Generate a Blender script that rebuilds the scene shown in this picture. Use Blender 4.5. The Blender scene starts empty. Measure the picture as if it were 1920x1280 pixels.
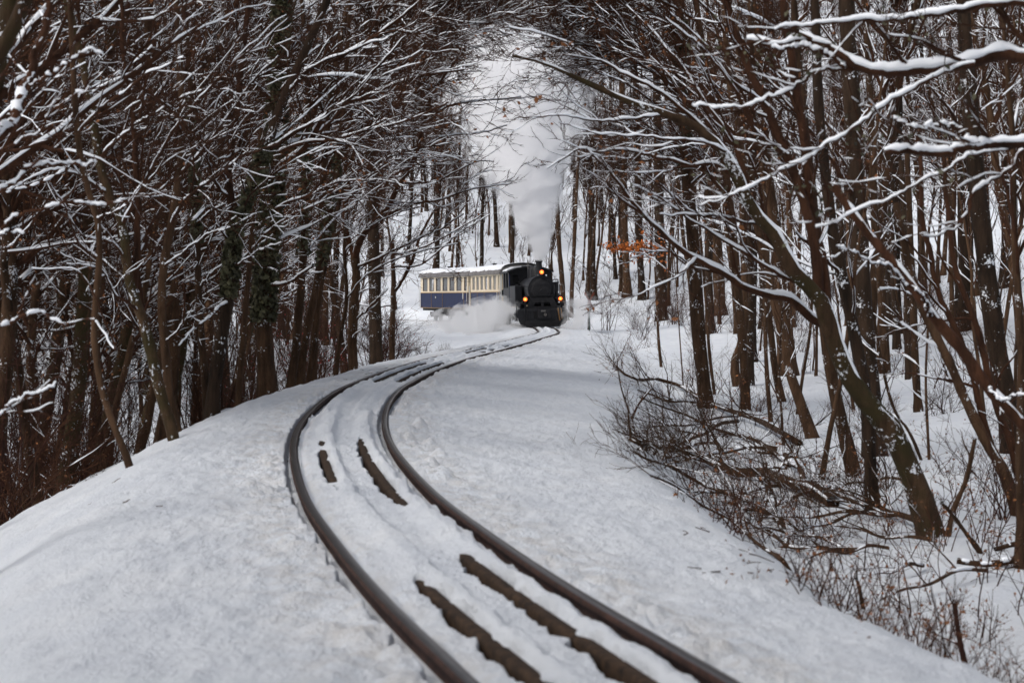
import bpy, bmesh, math, random
import numpy as np
from mathutils import Vector, Matrix

# ------------------------------------------------------------------ camera, world, sun, exposure
scene = bpy.context.scene
F_PX, Y_H, CAM_H = 3733.0, 557.0, 1.25            # focal length in photo pixels, horizon row, eye height over the rails
cam_d = bpy.data.cameras.new('camera')
cam_d.sensor_width = 36.0
cam_d.lens = F_PX / 1920 * 36.0
cam_d.clip_end = 2000
cam_d.dof.use_dof = True
cam_d.dof.focus_distance = 72
cam_d.dof.aperture_fstop = 5.0
cam = bpy.data.objects.new('camera', cam_d)
scene.collection.objects.link(cam)
PITCH = math.atan((640 - Y_H) / F_PX)
cam.location = (0, 0, CAM_H)
cam.rotation_euler = (math.pi / 2 - PITCH, 0, 0)
scene.camera = cam

SUN_EL, SUN_AZ = math.radians(52), math.radians(238)
world = bpy.data.worlds.new('World')
scene.world = world
world.use_nodes = True
wn = world.node_tree
bg = wn.nodes['Background']
sky = wn.nodes.new('ShaderNodeTexSky')
sky.sky_type = 'NISHITA'
sky.sun_disc = False
sky.sun_elevation = SUN_EL
sky.sun_rotation = SUN_AZ
sky.dust_density = 4.0
hs = wn.nodes.new('ShaderNodeHueSaturation')       # an overcast sky is nearly colourless
hs.inputs['Saturation'].default_value = 0.55
wn.links.new(sky.outputs[0], hs.inputs['Color'])
wn.links.new(hs.outputs[0], bg.inputs['Color'])
bg.inputs['Strength'].default_value = 0.10

sun_d = bpy.data.lights.new('sun', 'SUN')
sun_d.energy = 1.15
sun_d.angle = math.radians(32)
sun_d.color = (1.0, 0.985, 0.97)
sun = bpy.data.objects.new('sun', sun_d)
scene.collection.objects.link(sun)
sun.rotation_euler = (math.pi / 2 - SUN_EL, 0, math.pi - SUN_AZ)

scene.view_settings.view_transform = 'Standard'
scene.view_settings.look = 'None'
scene.view_settings.gamma = 1
scene.view_settings.exposure = 0.42
scene.render.engine = 'CYCLES'
scene.cycles.volume_bounces = 28
scene.cycles.max_bounces = 32
scene.cycles.glossy_bounces = 3
scene.cycles.transmission_bounces = 4
scene.cycles.transparent_max_bounces = 10
scene.cycles.diffuse_bounces = 2
scene.cycles.volume_step_rate = 0.6
scene.cycles.volume_max_steps = 256

col = scene.collection
rng = np.random.default_rng(7)
random.seed(7)

# ------------------------------------------------------------------ materials
def new_mat(name):
    m = bpy.data.materials.new(name)
    m.use_nodes = True
    nt = m.node_tree
    return m, nt, nt.nodes['Principled BSDF']

def noise_node(nt, scale, detail=4, rough=0.55, vec=None, stretch=None):
    n = nt.nodes.new('ShaderNodeTexNoise')
    n.inputs['Scale'].default_value = scale
    n.inputs['Detail'].default_value = detail
    n.inputs['Roughness'].default_value = rough
    if vec is not None:
        if stretch:
            mp = nt.nodes.new('ShaderNodeMapping')
            mp.inputs['Scale'].default_value = stretch
            nt.links.new(vec, mp.inputs[0])
            vec = mp.outputs[0]
        nt.links.new(vec, n.inputs['Vector'])
    return n

def ramp(nt, src, stops):
    r = nt.nodes.new('ShaderNodeValToRGB')
    el = r.color_ramp.elements
    while len(el) > 1:
        el.remove(el[-1])
    el[0].position, el[0].color = stops[0][0], (*stops[0][1], 1)
    for p, c in stops[1:]:
        e = el.new(p)
        e.color = (*c, 1)
    nt.links.new(src, r.inputs[0])
    return r

def obj_coord(nt):
    return nt.nodes.new('ShaderNodeTexCoord').outputs['Object']

def bump(nt, bsdf, height, strength, dist):
    b = nt.nodes.new('ShaderNodeBump')
    b.inputs['Strength'].default_value = strength
    b.inputs['Distance'].default_value = dist
    nt.links.new(height, b.inputs['Height'])
    nt.links.new(b.outputs[0], bsdf.inputs['Normal'])
    return b

def flat_mat(name, c, rough=0.6, metal=0.0, spec=0.4, var=0.0, vscale=6):
    m, nt, b = new_mat(name)
    b.inputs['Base Color'].default_value = (*c, 1)
    b.inputs['Roughness'].default_value = rough
    b.inputs['Metallic'].default_value = metal
    b.inputs['Specular IOR Level'].default_value = spec
    if var:
        n = noise_node(nt, vscale, 5, 0.6, obj_coord(nt))
        lo = tuple(x * (1 - var) for x in c)
        hi = tuple(min(1, x * (1 + var)) for x in c)
        r = ramp(nt, n.outputs[0], [(0.3, lo), (0.7, hi)])
        nt.links.new(r.outputs[0], b.inputs['Base Color'])
        bump(nt, b, n.outputs[0], 0.3, 0.01)
    return m

def snow_mat(name, fine, dirty=False):
    m, nt, b = new_mat(name)
    co = obj_coord(nt)
    b.inputs['Roughness'].default_value = 0.55
    b.inputs['Specular IOR Level'].default_value = 0.25
    n1 = noise_node(nt, 9, 6, 0.65, co, (1.0, 0.45, 1.0))
    n2 = noise_node(nt, 48, 5, 0.7, co)
    mx = nt.nodes.new('ShaderNodeMath'); mx.operation = 'MULTIPLY_ADD'
    nt.links.new(n2.outputs[0], mx.inputs[0]); mx.inputs[1].default_value = 0.6
    nt.links.new(n1.outputs[0], mx.inputs[2])
    n3 = noise_node(nt, 0.9, 4, 0.6, co)
    c = ramp(nt, n3.outputs[0], [(0.3, (0.76, 0.795, 0.845)), (0.55, (0.83, 0.862, 0.90)), (0.75, (0.88, 0.90, 0.925))])
    out = c.outputs[0]
    if dirty:                                       # yellowish grit thrown out beside the rails, stored per vertex
        at = nt.nodes.new('ShaderNodeAttribute'); at.attribute_name = 'grit'
        n4 = noise_node(nt, 5, 5, 0.65, co)
        m1 = nt.nodes.new('ShaderNodeMath'); m1.operation = 'MULTIPLY'
        r4 = ramp(nt, n4.outputs[0], [(0.40, (0, 0, 0)), (0.66, (1, 1, 1))])
        nt.links.new(at.outputs['Fac'], m1.inputs[0]); nt.links.new(r4.outputs[0], m1.inputs[1])
        mc = nt.nodes.new('ShaderNodeMix'); mc.data_type = 'RGBA'
        nt.links.new(m1.outputs[0], mc.inputs['Factor']); nt.links.new(out, mc.inputs['A'])
        mc.inputs['B'].default_value = (0.62, 0.575, 0.52, 1)
        out = mc.outputs['Result']
        n5 = noise_node(nt, 60, 2, 0.5, co)
        r5 = ramp(nt, n5.outputs[0], [(0.70, (1, 1, 1)), (0.74, (0.25, 0.2, 0.16))])
        m5 = nt.nodes.new('ShaderNodeMix'); m5.data_type = 'RGBA'; m5.blend_type = 'MULTIPLY'
        nt.links.new(at.outputs['Fac'], m5.inputs['Factor']); nt.links.new(out, m5.inputs['A']); nt.links.new(r5.outputs[0], m5.inputs['B'])
        out = m5.outputs['Result']
    nt.links.new(out, b.inputs['Base Color'])
    bump(nt, b, mx.outputs[0], fine, 0.075)
    return m

def bark_mat(name, dark, mid, moss=None, fleck=0.0, rough=0.9):
    m, nt, b = new_mat(name)
    co = obj_coord(nt)
    b.inputs['Roughness'].default_value = rough
    b.inputs['Specular IOR Level'].default_value = 0.15
    n = noise_node(nt, 9, 6, 0.65, co, (1, 1, 0.25))
    c = ramp(nt, n.outputs[0], [(0.3, dark), (0.7, mid)])
    out = c.outputs[0]
    oi = nt.nodes.new('ShaderNodeObjectInfo')
    hv = nt.nodes.new('ShaderNodeHueSaturation')
    vr = nt.nodes.new('ShaderNodeMapRange')
    nt.links.new(oi.outputs['Random'], vr.inputs[0])
    vr.inputs[3].default_value = 0.7; vr.inputs[4].default_value = 1.35
    nt.links.new(vr.outputs[0], hv.inputs['Value']); nt.links.new(out, hv.inputs['Color'])
    out = hv.outputs[0]
    if moss:
        n2 = noise_node(nt, 2.2, 5, 0.65, co)
        r2 = ramp(nt, n2.outputs[0], [(0.42, (0, 0, 0)), (0.6, (1, 1, 1))])
        mc = nt.nodes.new('ShaderNodeMix'); mc.data_type = 'RGBA'
        nt.links.new(r2.outputs[0], mc.inputs['Factor']); nt.links.new(out, mc.inputs['A'])
        mc.inputs['B'].default_value = (*moss, 1)
        out = mc.outputs['Result']
    if fleck:
        n3 = noise_node(nt, 30, 4, 0.7, co)
        n4 = noise_node(nt, 3, 3, 0.6, co)
        ad = nt.nodes.new('ShaderNodeMath'); ad.operation = 'MULTIPLY'
        nt.links.new(n3.outputs[0], ad.inputs[0]); nt.links.new(n4.outputs[0], ad.inputs[1])
        r3 = ramp(nt, ad.outputs[0], [(0.37 - fleck, (0, 0, 0)), (0.39 - fleck, (1, 1, 1))])
        mc = nt.nodes.new('ShaderNodeMix'); mc.data_type = 'RGBA'
        nt.links.new(r3.outputs[0], mc.inputs['Factor']); nt.links.new(out, mc.inputs['A'])
        mc.inputs['B'].default_value = (0.8, 0.82, 0.85, 1)
        out = mc.outputs['Result']
    nt.links.new(out, b.inputs['Base Color'])
    nf = noise_node(nt, 34, 5, 0.7, co, (1, 1, 0.14))
    sm = nt.nodes.new('ShaderNodeMath'); sm.operation = 'ADD'
    nt.links.new(n.outputs[0], sm.inputs[0]); nt.links.new(nf.outputs[0], sm.inputs[1])
    bump(nt, b, sm.outputs[0], 0.9, 0.03)
    return m

M = {}
M['snow'] = snow_mat('snow', 0.9)
M['track_snow'] = snow_mat('track_snow', 0.9, True)
M['branch_snow'] = flat_mat('branch_snow', (0.86, 0.88, 0.91), 0.6, spec=0.2)
M['bark'] = bark_mat('bark', (0.020, 0.011, 0.006), (0.100, 0.055, 0.030), fleck=0.012)
M['bark_moss'] = bark_mat('bark_moss', (0.022, 0.013, 0.007), (0.095, 0.055, 0.03), (0.042, 0.032, 0.013), fleck=0.03)
M['bark_dark'] = bark_mat('bark_dark', (0.012, 0.008, 0.005), (0.052, 0.031, 0.019), fleck=0.018)
M['twig'] = bark_mat('twig', (0.020, 0.009, 0.005), (0.082, 0.035, 0.018))
M['twig_red'] = bark_mat('twig_red', (0.022, 0.010, 0.007), (0.07, 0.028, 0.019))
M['leaf_dry'] = flat_mat('leaf_dry', (0.20, 0.075, 0.022), 0.7, var=0.5, vscale=9)
M['leaf_orange'] = flat_mat('leaf_orange', (0.48, 0.13, 0.02), 0.65, var=0.35, vscale=9)
M['leaf_ivy'] = flat_mat('leaf_ivy', (0.070, 0.066, 0.032), 0.6, var=0.7, vscale=7)
M['leaf_red'] = flat_mat('leaf_red', (0.30, 0.03, 0.02), 0.6, var=0.3, vscale=9)

# ------------------------------------------------------------------ mesh helpers
def tag(o, label=None, cat=None, group=None, kind=None):
    if label: o['label'] = label
    if cat: o['category'] = cat
    if group: o['group'] = group
    if kind: o['kind'] = kind
    return o

def mesh_from(name, V, F, mats, midx=None, smooth=True):
    """V (n,3); F (m,4) quads; a fast mesh"""
    V = np.asarray(V, dtype=np.float32); F = np.asarray(F, dtype=np.int32)
    me = bpy.data.meshes.new(name)
    me.vertices.add(len(V)); me.vertices.foreach_set('co', V.ravel())
    k = F.shape[1]
    me.loops.add(F.size); me.loops.foreach_set('vertex_index', F.ravel())
    me.polygons.add(len(F))
    me.polygons.foreach_set('loop_start', np.arange(0, F.size, k, dtype=np.int32))
    if midx is not None: me.polygons.foreach_set('material_index', np.asarray(midx, dtype=np.int32))
    me.update(calc_edges=True)
    if smooth: me.polygons.foreach_set('use_smooth', np.ones(len(F), dtype=bool))
    for m in (mats if isinstance(mats, (list, tuple)) else [mats]): me.materials.append(m)
    return me

def link(name, me, parent=None, loc=None):
    o = bpy.data.objects.new(name, me)
    col.objects.link(o)
    if parent is not None: o.parent = parent
    if loc is not None: o.location = loc
    return o

def empty(name, loc, rz=0.0):
    o = bpy.data.objects.new(name, None)
    o.empty_display_size = 0.2
    o.location = loc
    o.rotation_euler = (0, 0, rz)
    col.objects.link(o)
    return o

class Acc:
    def __init__(s): s.V = []; s.F = []; s.n = 0
    def add(s, V, F):
        if len(V) == 0: return
        s.V.append(V); s.F.append(F + s.n); s.n += len(V)
    def mesh(s, name, mat):
        return mesh_from(name, np.concatenate(s.V), np.concatenate(s.F), mat)
    @property
    def empty(s): return s.n == 0

def norm(a): return a / (np.linalg.norm(a, axis=-1, keepdims=True) + 1e-9)

def grid_faces(N, K, S, closed=True):
    n = np.arange(N)[:, None, None] * (K * S); k = np.arange(K - 1)[None, :, None] * S
    j = np.arange(S if closed else S - 1)[None, None, :]; j2 = (j + 1) % S
    return np.stack([n + k + j, n + k + j2, n + k + S + j2, n + k + S + j], -1).reshape(-1, 4)

def tubes(pts, rad, S):
    N, K, _ = pts.shape
    T = norm(np.gradient(pts, axis=1))
    ref = np.zeros_like(T); ref[..., 0] = 0.31; ref[..., 1] = 0.95
    near = np.abs((T * ref).sum(-1, keepdims=True)) > 0.9
    ref = np.where(near, np.array([0.9, -0.2, 0.3]), ref)
    # one reference per strand
    ref = np.repeat(ref[:, K // 2:K // 2 + 1], K, axis=1)
    A = norm(np.cross(T, ref)); B = np.cross(T, A)
    th = np.arange(S) * 2 * np.pi / S
    V = pts[:, :, None] + rad[:, :, None, None] * (A[:, :, None] * np.cos(th)[:, None] + B[:, :, None] * np.sin(th)[:, None])
    return V.reshape(-1, 3), grid_faces(N, K, S)

def snow_caps(pts, rad, r, gate=0.35, h0=0.012, hk=1.0, hmax=0.055, sec=5, cling=1.0):
    """ridges of snow lying along the upper side of every strand, broken where the strand is steep or was shaken"""
    N, K, _ = pts.shape
    T = norm(np.gradient(pts, axis=1))
    hf = np.clip(1.25 * cling * (1 - T[..., 2] ** 2), 0, 1) ** 0.8
    def field():                                        # random along the strand, smooth over a few points on long ones
        if K < 20: q = r.random((N, K)); return .6 * q + .4 * np.roll(q, 1, axis=1)
        m = K // (2 if K < 50 else 3) + 2
        q = r.random((N, m)); x = np.linspace(0, m - 1.001, K); i = x.astype(int); f = x - i; f = f * f * (3 - 2 * f)
        return (q[:, i] * (1 - f) + q[:, i + 1] * f) * .88 + .12 * r.random((N, K))
    g = field() + 0.12 * r.standard_normal((N, 1))
    on = np.clip((g - gate) / 0.18, 0, 1) * np.clip((hf - 0.18) / 0.25, 0, 1)
    h = np.minimum(h0 + hk * rad, hmax) * hf * (0.35 + 1.1 * field()) * on
    w = (np.minimum(rad * 0.92, 0.6 * rad + 0.03) + 0.25 * h) * (0.35 + 0.65 * on)
    S = np.zeros_like(T); S[..., 0] = -T[..., 1]; S[..., 1] = T[..., 0]; S = norm(S + 1e-6)
    U = np.cross(S, T); U = np.where(U[..., 2:3] < 0, -U, U)
    th = np.radians(np.linspace(-25, 205, sec)) if sec > 3 else np.radians([-10, 90, 190])
    base = rad * np.where(on > 0.02, 0.45, 0.1)
    V = (pts[:, :, None] + S[:, :, None] * (w[:, :, None, None] * np.cos(th)[:, None])
         + U[:, :, None] * ((base[:, :, None] + h[:, :, None] * np.sin(th))[..., None]))
    return V.reshape(-1, 3), grid_faces(N, K, len(th), closed=True)

def resample(P, K):
    """Catmull-Rom through P, K points even in length"""
    P = np.asarray(P, float)
    if len(P) == 2: P = np.stack([P[0], (P[0] + P[1]) / 2, P[1]])
    Q = np.concatenate([[2 * P[0] - P[1]], P, [2 * P[-1] - P[-2]]])
    out = []
    for i in range(1, len(Q) - 2):
        t = np.linspace(0, 1, 14, endpoint=False)[:, None]
        a, b, c, d = Q[i - 1], Q[i], Q[i + 1], Q[i + 2]
        out.append(0.5 * (2 * b + (c - a) * t + (2 * a - 5 * b + 4 * c - d) * t * t + (3 * b - a - 3 * c + d) * t ** 3))
    out = np.concatenate(out + [P[-1:]])
    s = np.r_[0, np.cumsum(np.linalg.norm(np.diff(out, axis=0), axis=1))]
    u = np.linspace(0, s[-1], K)
    return np.stack([np.interp(u, s, out[:, i]) for i in range(out.shape[1])], 1)

# value noise -------------------------------------------------------
def _hash(ix, iy, seed):
    h = (ix.astype(np.int64) * 374761393 + iy.astype(np.int64) * 668265263 + seed * 1442695041) & 0xffffffff
    h = ((h ^ (h >> 13)) * 1274126177) & 0xffffffff
    return ((h ^ (h >> 16)) & 0xffff) / 65535.0

def vnoise(x, y, seed=0):
    x = np.asarray(x, float); y = np.asarray(y, float)
    ix = np.floor(x); iy = np.floor(y); fx = x - ix; fy = y - iy
    fx = fx * fx * (3 - 2 * fx); fy = fy * fy * (3 - 2 * fy)
    a = _hash(ix, iy, seed); b = _hash(ix + 1, iy, seed); c = _hash(ix, iy + 1, seed); d = _hash(ix + 1, iy + 1, seed)
    return (a * (1 - fx) + b * fx) * (1 - fy) + (c * (1 - fx) + d * fx) * fy - 0.5

def fbm(x, y, seed=0, oct=4, gain=0.5):
    v = 0; a = 1.0
    for o in range(oct):
        v = v + a * vnoise(x * 2 ** o + 17 * o, y * 2 ** o - 9 * o, seed + o)
        a *= gain
    return v

def sstep(x, a, b):
    t = np.clip((x - a) / (b - a), 0, 1)
    return t * t * (3 - 2 * t)

def softplus(x, k): return k * np.logaddexp(0, x / k)

# ------------------------------------------------------------------ the track in plan
CL = np.array([(4.6, -9), (3.2, -4.5), (1.75, 0.8), (1.1, 3), (0.62, 5), (0.27, 6.55), (-0.16, 8.5), (-.54, 10.49), (-.93, 12.81), (-1.37, 16.24),
               (-1.65, 19.3), (-1.83, 22.5), (-1.93, 26), (-1.91, 29), (-1.7, 34.9), (-1.25, 41.8), (-.84, 46.6), (-.43, 51.8), (.05, 58), (.59, 65.7),
               (1.12, 73), (1.38, 77), (1.47, 80.5), (1.46, 84), (1.36, 87.5), (1.0, 92), (.2, 96.8), (-.62, 101.8), (-1.5, 105.8), (-2.85, 110),
               (-4.4, 114), (-7, 118.6), (-11, 122.6), (-17, 126.2), (-26, 129), (-40, 131), (-70, 133)], float)
CLD = resample(CL, 900)
SS = np.r_[0, np.cumsum(np.hypot(*np.diff(CLD, axis=0).T))]
TAN = norm(np.gradient(CLD, axis=0))
NRM = np.stack([TAN[:, 1], -TAN[:, 0]], 1)         # to the right when going away from the camera

def zt(Y): return np.interp(Y, [0, 40, 75, 90, 120], [0, 0, -.12, -.07, -.09])

def dist_track(X, Y):
    X = np.ravel(X); Y = np.ravel(Y); d = np.empty(len(X)); ii = np.empty(len(X), int)
    C = CLD[::2]; N2 = NRM[::2]
    for a in range(0, len(X), 20000):
        dx = X[a:a + 20000, None] - C[None, :, 0]; dy = Y[a:a + 20000, None] - C[None, :, 1]
        i = (dx * dx + dy * dy).argmin(1); r = np.arange(len(i))
        ii[a:a + 20000] = i * 2
        s = dx[r, i] * N2[i, 0] + dy[r, i] * N2[i, 1]
        dd = np.hypot(dx[r, i], dy[r, i])
        d[a:a + 20000] = np.where(s >= 0, dd, -dd)
    return d, ii

def ground(X, Y):
    """height of the snow surface, without the fine detail beside the rails"""
    sh = np.shape(X)
    X = np.ravel(np.asarray(X, float)); Y = np.ravel(np.asarray(Y, float))
    d, ii = dist_track(X, Y)
    z0 = zt(Y)
    u = -d
    us = np.interp(Y, [0, 12, 30, 60], [1.75, 1.62, 1.35, 1.2])
    A = 0.35 + 2.3 * (1 - sstep(Y, 50, 66))
    sp = softplus(u - us, 0.16)
    left = -0.02 - A * (1 - np.exp(-0.62 * sp / A * 1.0))
    rs = np.interp(Y, [0, 7.5, 9.3, 12.5, 20, 35, 80], [1.45, 1.5, 1.62, 2.05, 2.75, 3.7, 1.9])
    right = -0.02 - 0.085 * np.clip(d - 0.5, 0, None) - 0.42 * softplus(d - rs, .10) * np.interp(Y, [35, 75], [1, .25])
    prof = z0 + np.where(d < 0, left, right)
    val = -2.9 * (1 - sstep(Y, 50, 68)) * sstep(-X, -1.5, 2.0)
    hill = (-0.46 - .50 * (1 - sstep(Y, 30, 65)) * sstep(X, -1, 1) + val + 0.21 * softplus(Y - 119, 3.5) + 0.10 * softplus(X - 5.5, 1.0) + 0.05 * softplus(X - 12, 2.0)
            + 0.10 * softplus(-X - 14, 3.0) * (1 - sstep(Y, 60, 100)))
    hill = hill + 0.30 * softplus(Y - 250, 20) + 0.35 * fbm(X * 0.12, Y * 0.1, 5, 3) + 0.10 * fbm(X * .6, Y * .5, 9, 3)
    w = np.where(d < 0, sstep(u, 3.0, 7.0), sstep(d, rs + .1, rs + 2.0))
    return (prof * (1 - w) + hill * w).reshape(sh)

def ray(px, py):
    v = Vector(((px - 960) / F_PX, 1.0, -(py - 640) / F_PX))
    v.rotate(Matrix.Rotation(-PITCH, 3, 'X'))
    return np.array(v) / v.y

def at(px, py, Y):
    """the world point that lies at depth Y along the sight line through a photo pixel"""
    return np.array([0, 0, CAM_H]) + ray(px, py) * Y

_YS = np.concatenate([np.arange(4, 40, .1), np.arange(40, 400, .5)])
def ground_hit(px, py):
    r = ray(px, py)
    g = ground(r[0] * _YS, _YS)
    z = CAM_H + r[2] * _YS
    k = np.argmax(z < g)
    if z[k] >= g[k]: k = len(_YS) - 1
    Y = _YS[k]
    return np.array([r[0] * Y, Y, g[k]])

# ------------------------------------------------------------------ snow cover: wide terrain and the track bed
def terrain_detail(X, Y, d):
    return 0.05 * fbm(X * 1.4, Y * 1.1, 21, 4) * sstep(np.abs(d), 4, 7) + 0.035 * fbm(X * 5, Y * 4, 33, 3) * sstep(d, 3.5, 6)

def build_terrain():
    ys = np.concatenate([np.linspace(-30, 3.5, 24), np.geomspace(4.5, 130, 330)[0:], np.linspace(132, 480, 110)])
    us = np.linspace(-1, 1, 361)
    U, Y = np.meshgrid(us, ys)
    X = np.sign(U) * np.abs(U) ** 1.7 * (38 + 0.62 * np.clip(Y, 0, None))
    Z = ground(X, Y)
    d, _ = dist_track(X, Y); d = d.reshape(X.shape)
    Z = Z + terrain_detail(X, Y, d)
    inside = (1 - sstep(np.abs(d), 5.2, 6.6)) * sstep(Y, 2, 3) * (1 - sstep(Y, 112, 117))
    Z = Z - 0.30 * inside
    V = np.stack([X, Y, Z], -1).reshape(-1, 3)
    n, k = X.shape
    F = grid_faces(1, n, k, closed=False)
    o = link('snow_ground', mesh_from('snow_ground', V, F, M['snow']))
    tag(o, kind='structure')

def track_pos(s, d):
    x = np.interp(s, SS, CLD[:, 0]); y = np.interp(s, SS, CLD[:, 1])
    nx = np.interp(s, SS, NRM[:, 0]); ny = np.interp(s, SS, NRM[:, 1])
    l = np.hypot(nx, ny)
    return x + nx / l * d, y + ny / l * d

def s_of_y(y): return np.interp(y, CLD[:, 1], SS)

GUARD = 0.17
EXP_L = [(2, 9.0), (12.6, 17.9), (26, 41), (43, 54), (84, 88)]        # stretches (by depth) where the check rails show
EXP_R = [(2, 9.8), (11.6, 17.9), (26, 40), (42, 56), (83, 86)]
def exposure(Y, ranges):
    e = np.zeros_like(Y)
    for a, b in ranges:
        tp = .10 * a + .25
        q = np.clip((Y - a) / tp, 0, 1) ** .6 * np.clip((b - Y) / tp, 0, 1) ** .6
        if a > 20: q = q * sstep(vnoise(Y * .8, Y * 0 + a, 97), -.30, -.05)
        else: q = q * (.35 + .65 * sstep(vnoise(Y * 2.3, Y * 0 + a, 98), -.38, -.18))
        e = np.maximum(e, q)
    return e

def build_track_bed():
    ss = [s_of_y(2.6)]
    while ss[-1] < s_of_y(121):
        y = np.interp(ss[-1], SS, CLD[:, 1])
        ss.append(ss[-1] + 0.018 * (max(y, 6.0) / 6.5) ** 1.45)
    ss = np.array(ss)
    dc = np.concatenate([-np.geomspace(7.0, 1.35, 70), np.arange(-1.32, -.62, .02), np.arange(-.62, .62, .0085), np.arange(.63, 1.4, .02),
                         np.geomspace(1.42, 7.0, 80)])
    S, D = np.meshgrid(ss, dc, indexing='ij')
    X, Y = track_pos(S, D)
    Z = ground(X, Y)
    zc = zt(Y)
    aD = np.abs(D)
    near = 1 - sstep(aD, .9, 1.3)
    # large soft undulation and wind crust
    Z = Z + 0.06 * fbm(X * 1.1, Y * .6, 41, 3) * sstep(aD, .6, 1.6) + (0.034 * fbm(X * 6, Y * 2.6, 45, 4) + .017 * fbm(X * 20, Y * 8, 47, 3)) * sstep(aD, .5, .9)
    # churned edge beside each running rail
    rough = np.exp(-((aD - .60) / .20) ** 2) * (0.5 + vnoise(S * .7, D * 2, 51) + .3)
    Z = Z + 0.085 * np.clip(rough, 0, 1) * fbm(S * 7, D * 8, 55, 4)
    # clods of thrown snow on the right-hand side of the bend and along the left
    cl = np.clip(vnoise(S * 3.2, D * 6.5, 61) - .12, 0, 1) * np.exp(-((D - .78) / .22) ** 2) * sstep(Y, 13, 17) * (1 - sstep(Y, 40, 50))
    Z = Z + 0.22 * cl
    cl2 = np.clip(vnoise(S * 3.5, D * 6.5, 66) - .15, 0, 1) * np.exp(-((D + .72) / .2) ** 2)
    Z = Z + 0.12 * cl2
    # between the rails
    base = -.020 + 0.030 * fbm(S * 2.6, D * 5, 71, 4) + 0.016 * fbm(S * 11, D * 16, 75, 3)
    eL = exposure(Y, EXP_L); eR = exposure(Y, EXP_R)
    bumpy = .6 + .8 * (vnoise(S * 3.3, D * 0 + 3, 81) + .5)
    flip = np.where(Y > 21.5, -1.0, 1.0)                # the open flank of rail and check rail changes side at the bend
    ridge = (0.058 * np.exp(-((D - (GUARD + .070 * flip)) / .042) ** 2) * bumpy + 0.058 * np.exp(-((D - (-GUARD + .070 * flip)) / .042) ** 2) * (.6 + .8 * (vnoise(S * 3.1, D * 0 + 9, 83) + .5)))
    sc = np.abs(np.sin(S / .70 * np.pi + 2.2 * vnoise(S * .9, S * 0, 85))) ** 1.1 * (.45 + .55 * sstep(vnoise(S * .8, S * 0, 86), -.35, .25))     # melted bays between the sleepers
    j1 = fbm(S * 7, D * 0 + 2, 87, 4); j2 = fbm(S * 6, D * 0 + 5, 89, 4); j3 = fbm(S * 7, D * 0 + 8, 92, 4); j4 = fbm(S * 6, D * 0 + 11, 94, 4)
    wid = np.interp(Y, [5, 10, 12, 20], [1, .9, .55, .5])
    def trough(e, g, ja, jb, wide):                     # open from just left of the rail to the foot of the ridge on its right
        lo = -g_ * (1.6 * e - .6) - wide * wid * (.022 + .040 * sc + .030 * ja) * e; hi = g_ * (2 * e - 1) - .006 + .060 * jb
        dd = (D - g) * flip
        return (e > .02) * sstep(dd, lo - .016, lo) * (1 - sstep(dd, hi, hi + .014)) * (hi > lo)
    g_ = .026
    tL = trough(eL * .85, -GUARD, j1, j2, .75)
    tR = trough(eR, GUARD, j3, j4, 1.0)
    cover = .036 * np.exp(-((D - GUARD - .01) / .055) ** 2) * (1 - eR) + .036 * np.exp(-((D + GUARD - .01) / .055) ** 2) * (1 - eL)
    inner = base + ridge + cover - 0.11 * np.maximum(tL, tR)
    # open pocket on the near (left) flank of both running rails
    jag = .5 + .5 * fbm(S * 6, D * 0, 91, 3) * 1.6
    wpk = .016 + (.050 * sc + .018 * jag) * np.interp(Y, [5, 11, 14, 22, 60], [1, .7, .4, .35, .5])
    pr = sstep(D, .388 - wpk - .022, .388 - wpk) * (D < .46)
    inner = inner - .085 * pr
    rf = (Y > 21.5) * (.5 + .5 * sc)
    inner = inner - .06 * rf * (1 - sstep(D, -.352, -.335)) * (D > -.40) * (D < -.3)
    flange = np.exp(-((D + .345) / .022) ** 2)
    inner = inner - .022 * flange
    inr = (aD < .445)
    wl = 1 - sstep(aD, .44, .46)
    Zr = zc + inner
    # left of the left rail
    wpk2 = .015 + (.065 * sc + .02 * jag) * np.interp(Y, [5, 9, 11, 14, 22, 60, 101, 108], [1, .8, .5, .2, .12, .2, .2, 2.4])
    pl = sstep(D, -.446 - wpk2 - .025, -.446 - wpk2) * (D < -.37)
    Z = np.where(inr, Zr, Z)
    Z = np.where(D < -.40, Z - .09 * pl * (D < -.40), Z)
    Z = np.where((D > .44) & (D < .56), Z - .075 * rf * (1 - sstep(D, .475 + .03 * jag, .50 + .03 * jag)), Z)
    # never above the running surface on the heads
    head = (np.abs(aD - .415) < .036)
    Z = np.where(head, zc - .085, Z)
    Z = np.where((aD < .60) & ~head, np.minimum(Z, zc + .035), Z)
    Z = np.where((np.abs(aD - .415) < .06), np.minimum(Z, zc - .006), Z)
    # far away the snow lies a little over the left rail
    V = np.stack([X, Y, Z], -1).reshape(-1, 3)
    me = mesh_from('track_bed', V, grid_faces(1, len(ss), len(dc), closed=False), M['track_snow'])
    at_ = me.attributes.new('grit', 'FLOAT', 'POINT')
    gr = np.exp(-((aD - .62) / .30) ** 2) * .55 * (aD > .46) + .35 * np.exp(-((aD - .33) / .07) ** 2)
    at_.data.foreach_set('value', gr.astype(np.float32).ravel())
    tag(link('snow_track_bed', me), kind='structure')

M['rail_top'] = flat_mat('rail_top', (0.075, 0.066, 0.060), 0.30, 0.7, 0.5, var=0.15, vscale=3)
M['rail_rust'] = flat_mat('rail_rust', (0.034, 0.015, 0.010), 0.85, 0.0, 0.3, var=0.7, vscale=14)
M['guard_rust'] = flat_mat('guard_rust', (0.030, 0.017, 0.009), 0.85, 0.0, 0.2, var=0.85, vscale=22)

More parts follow.
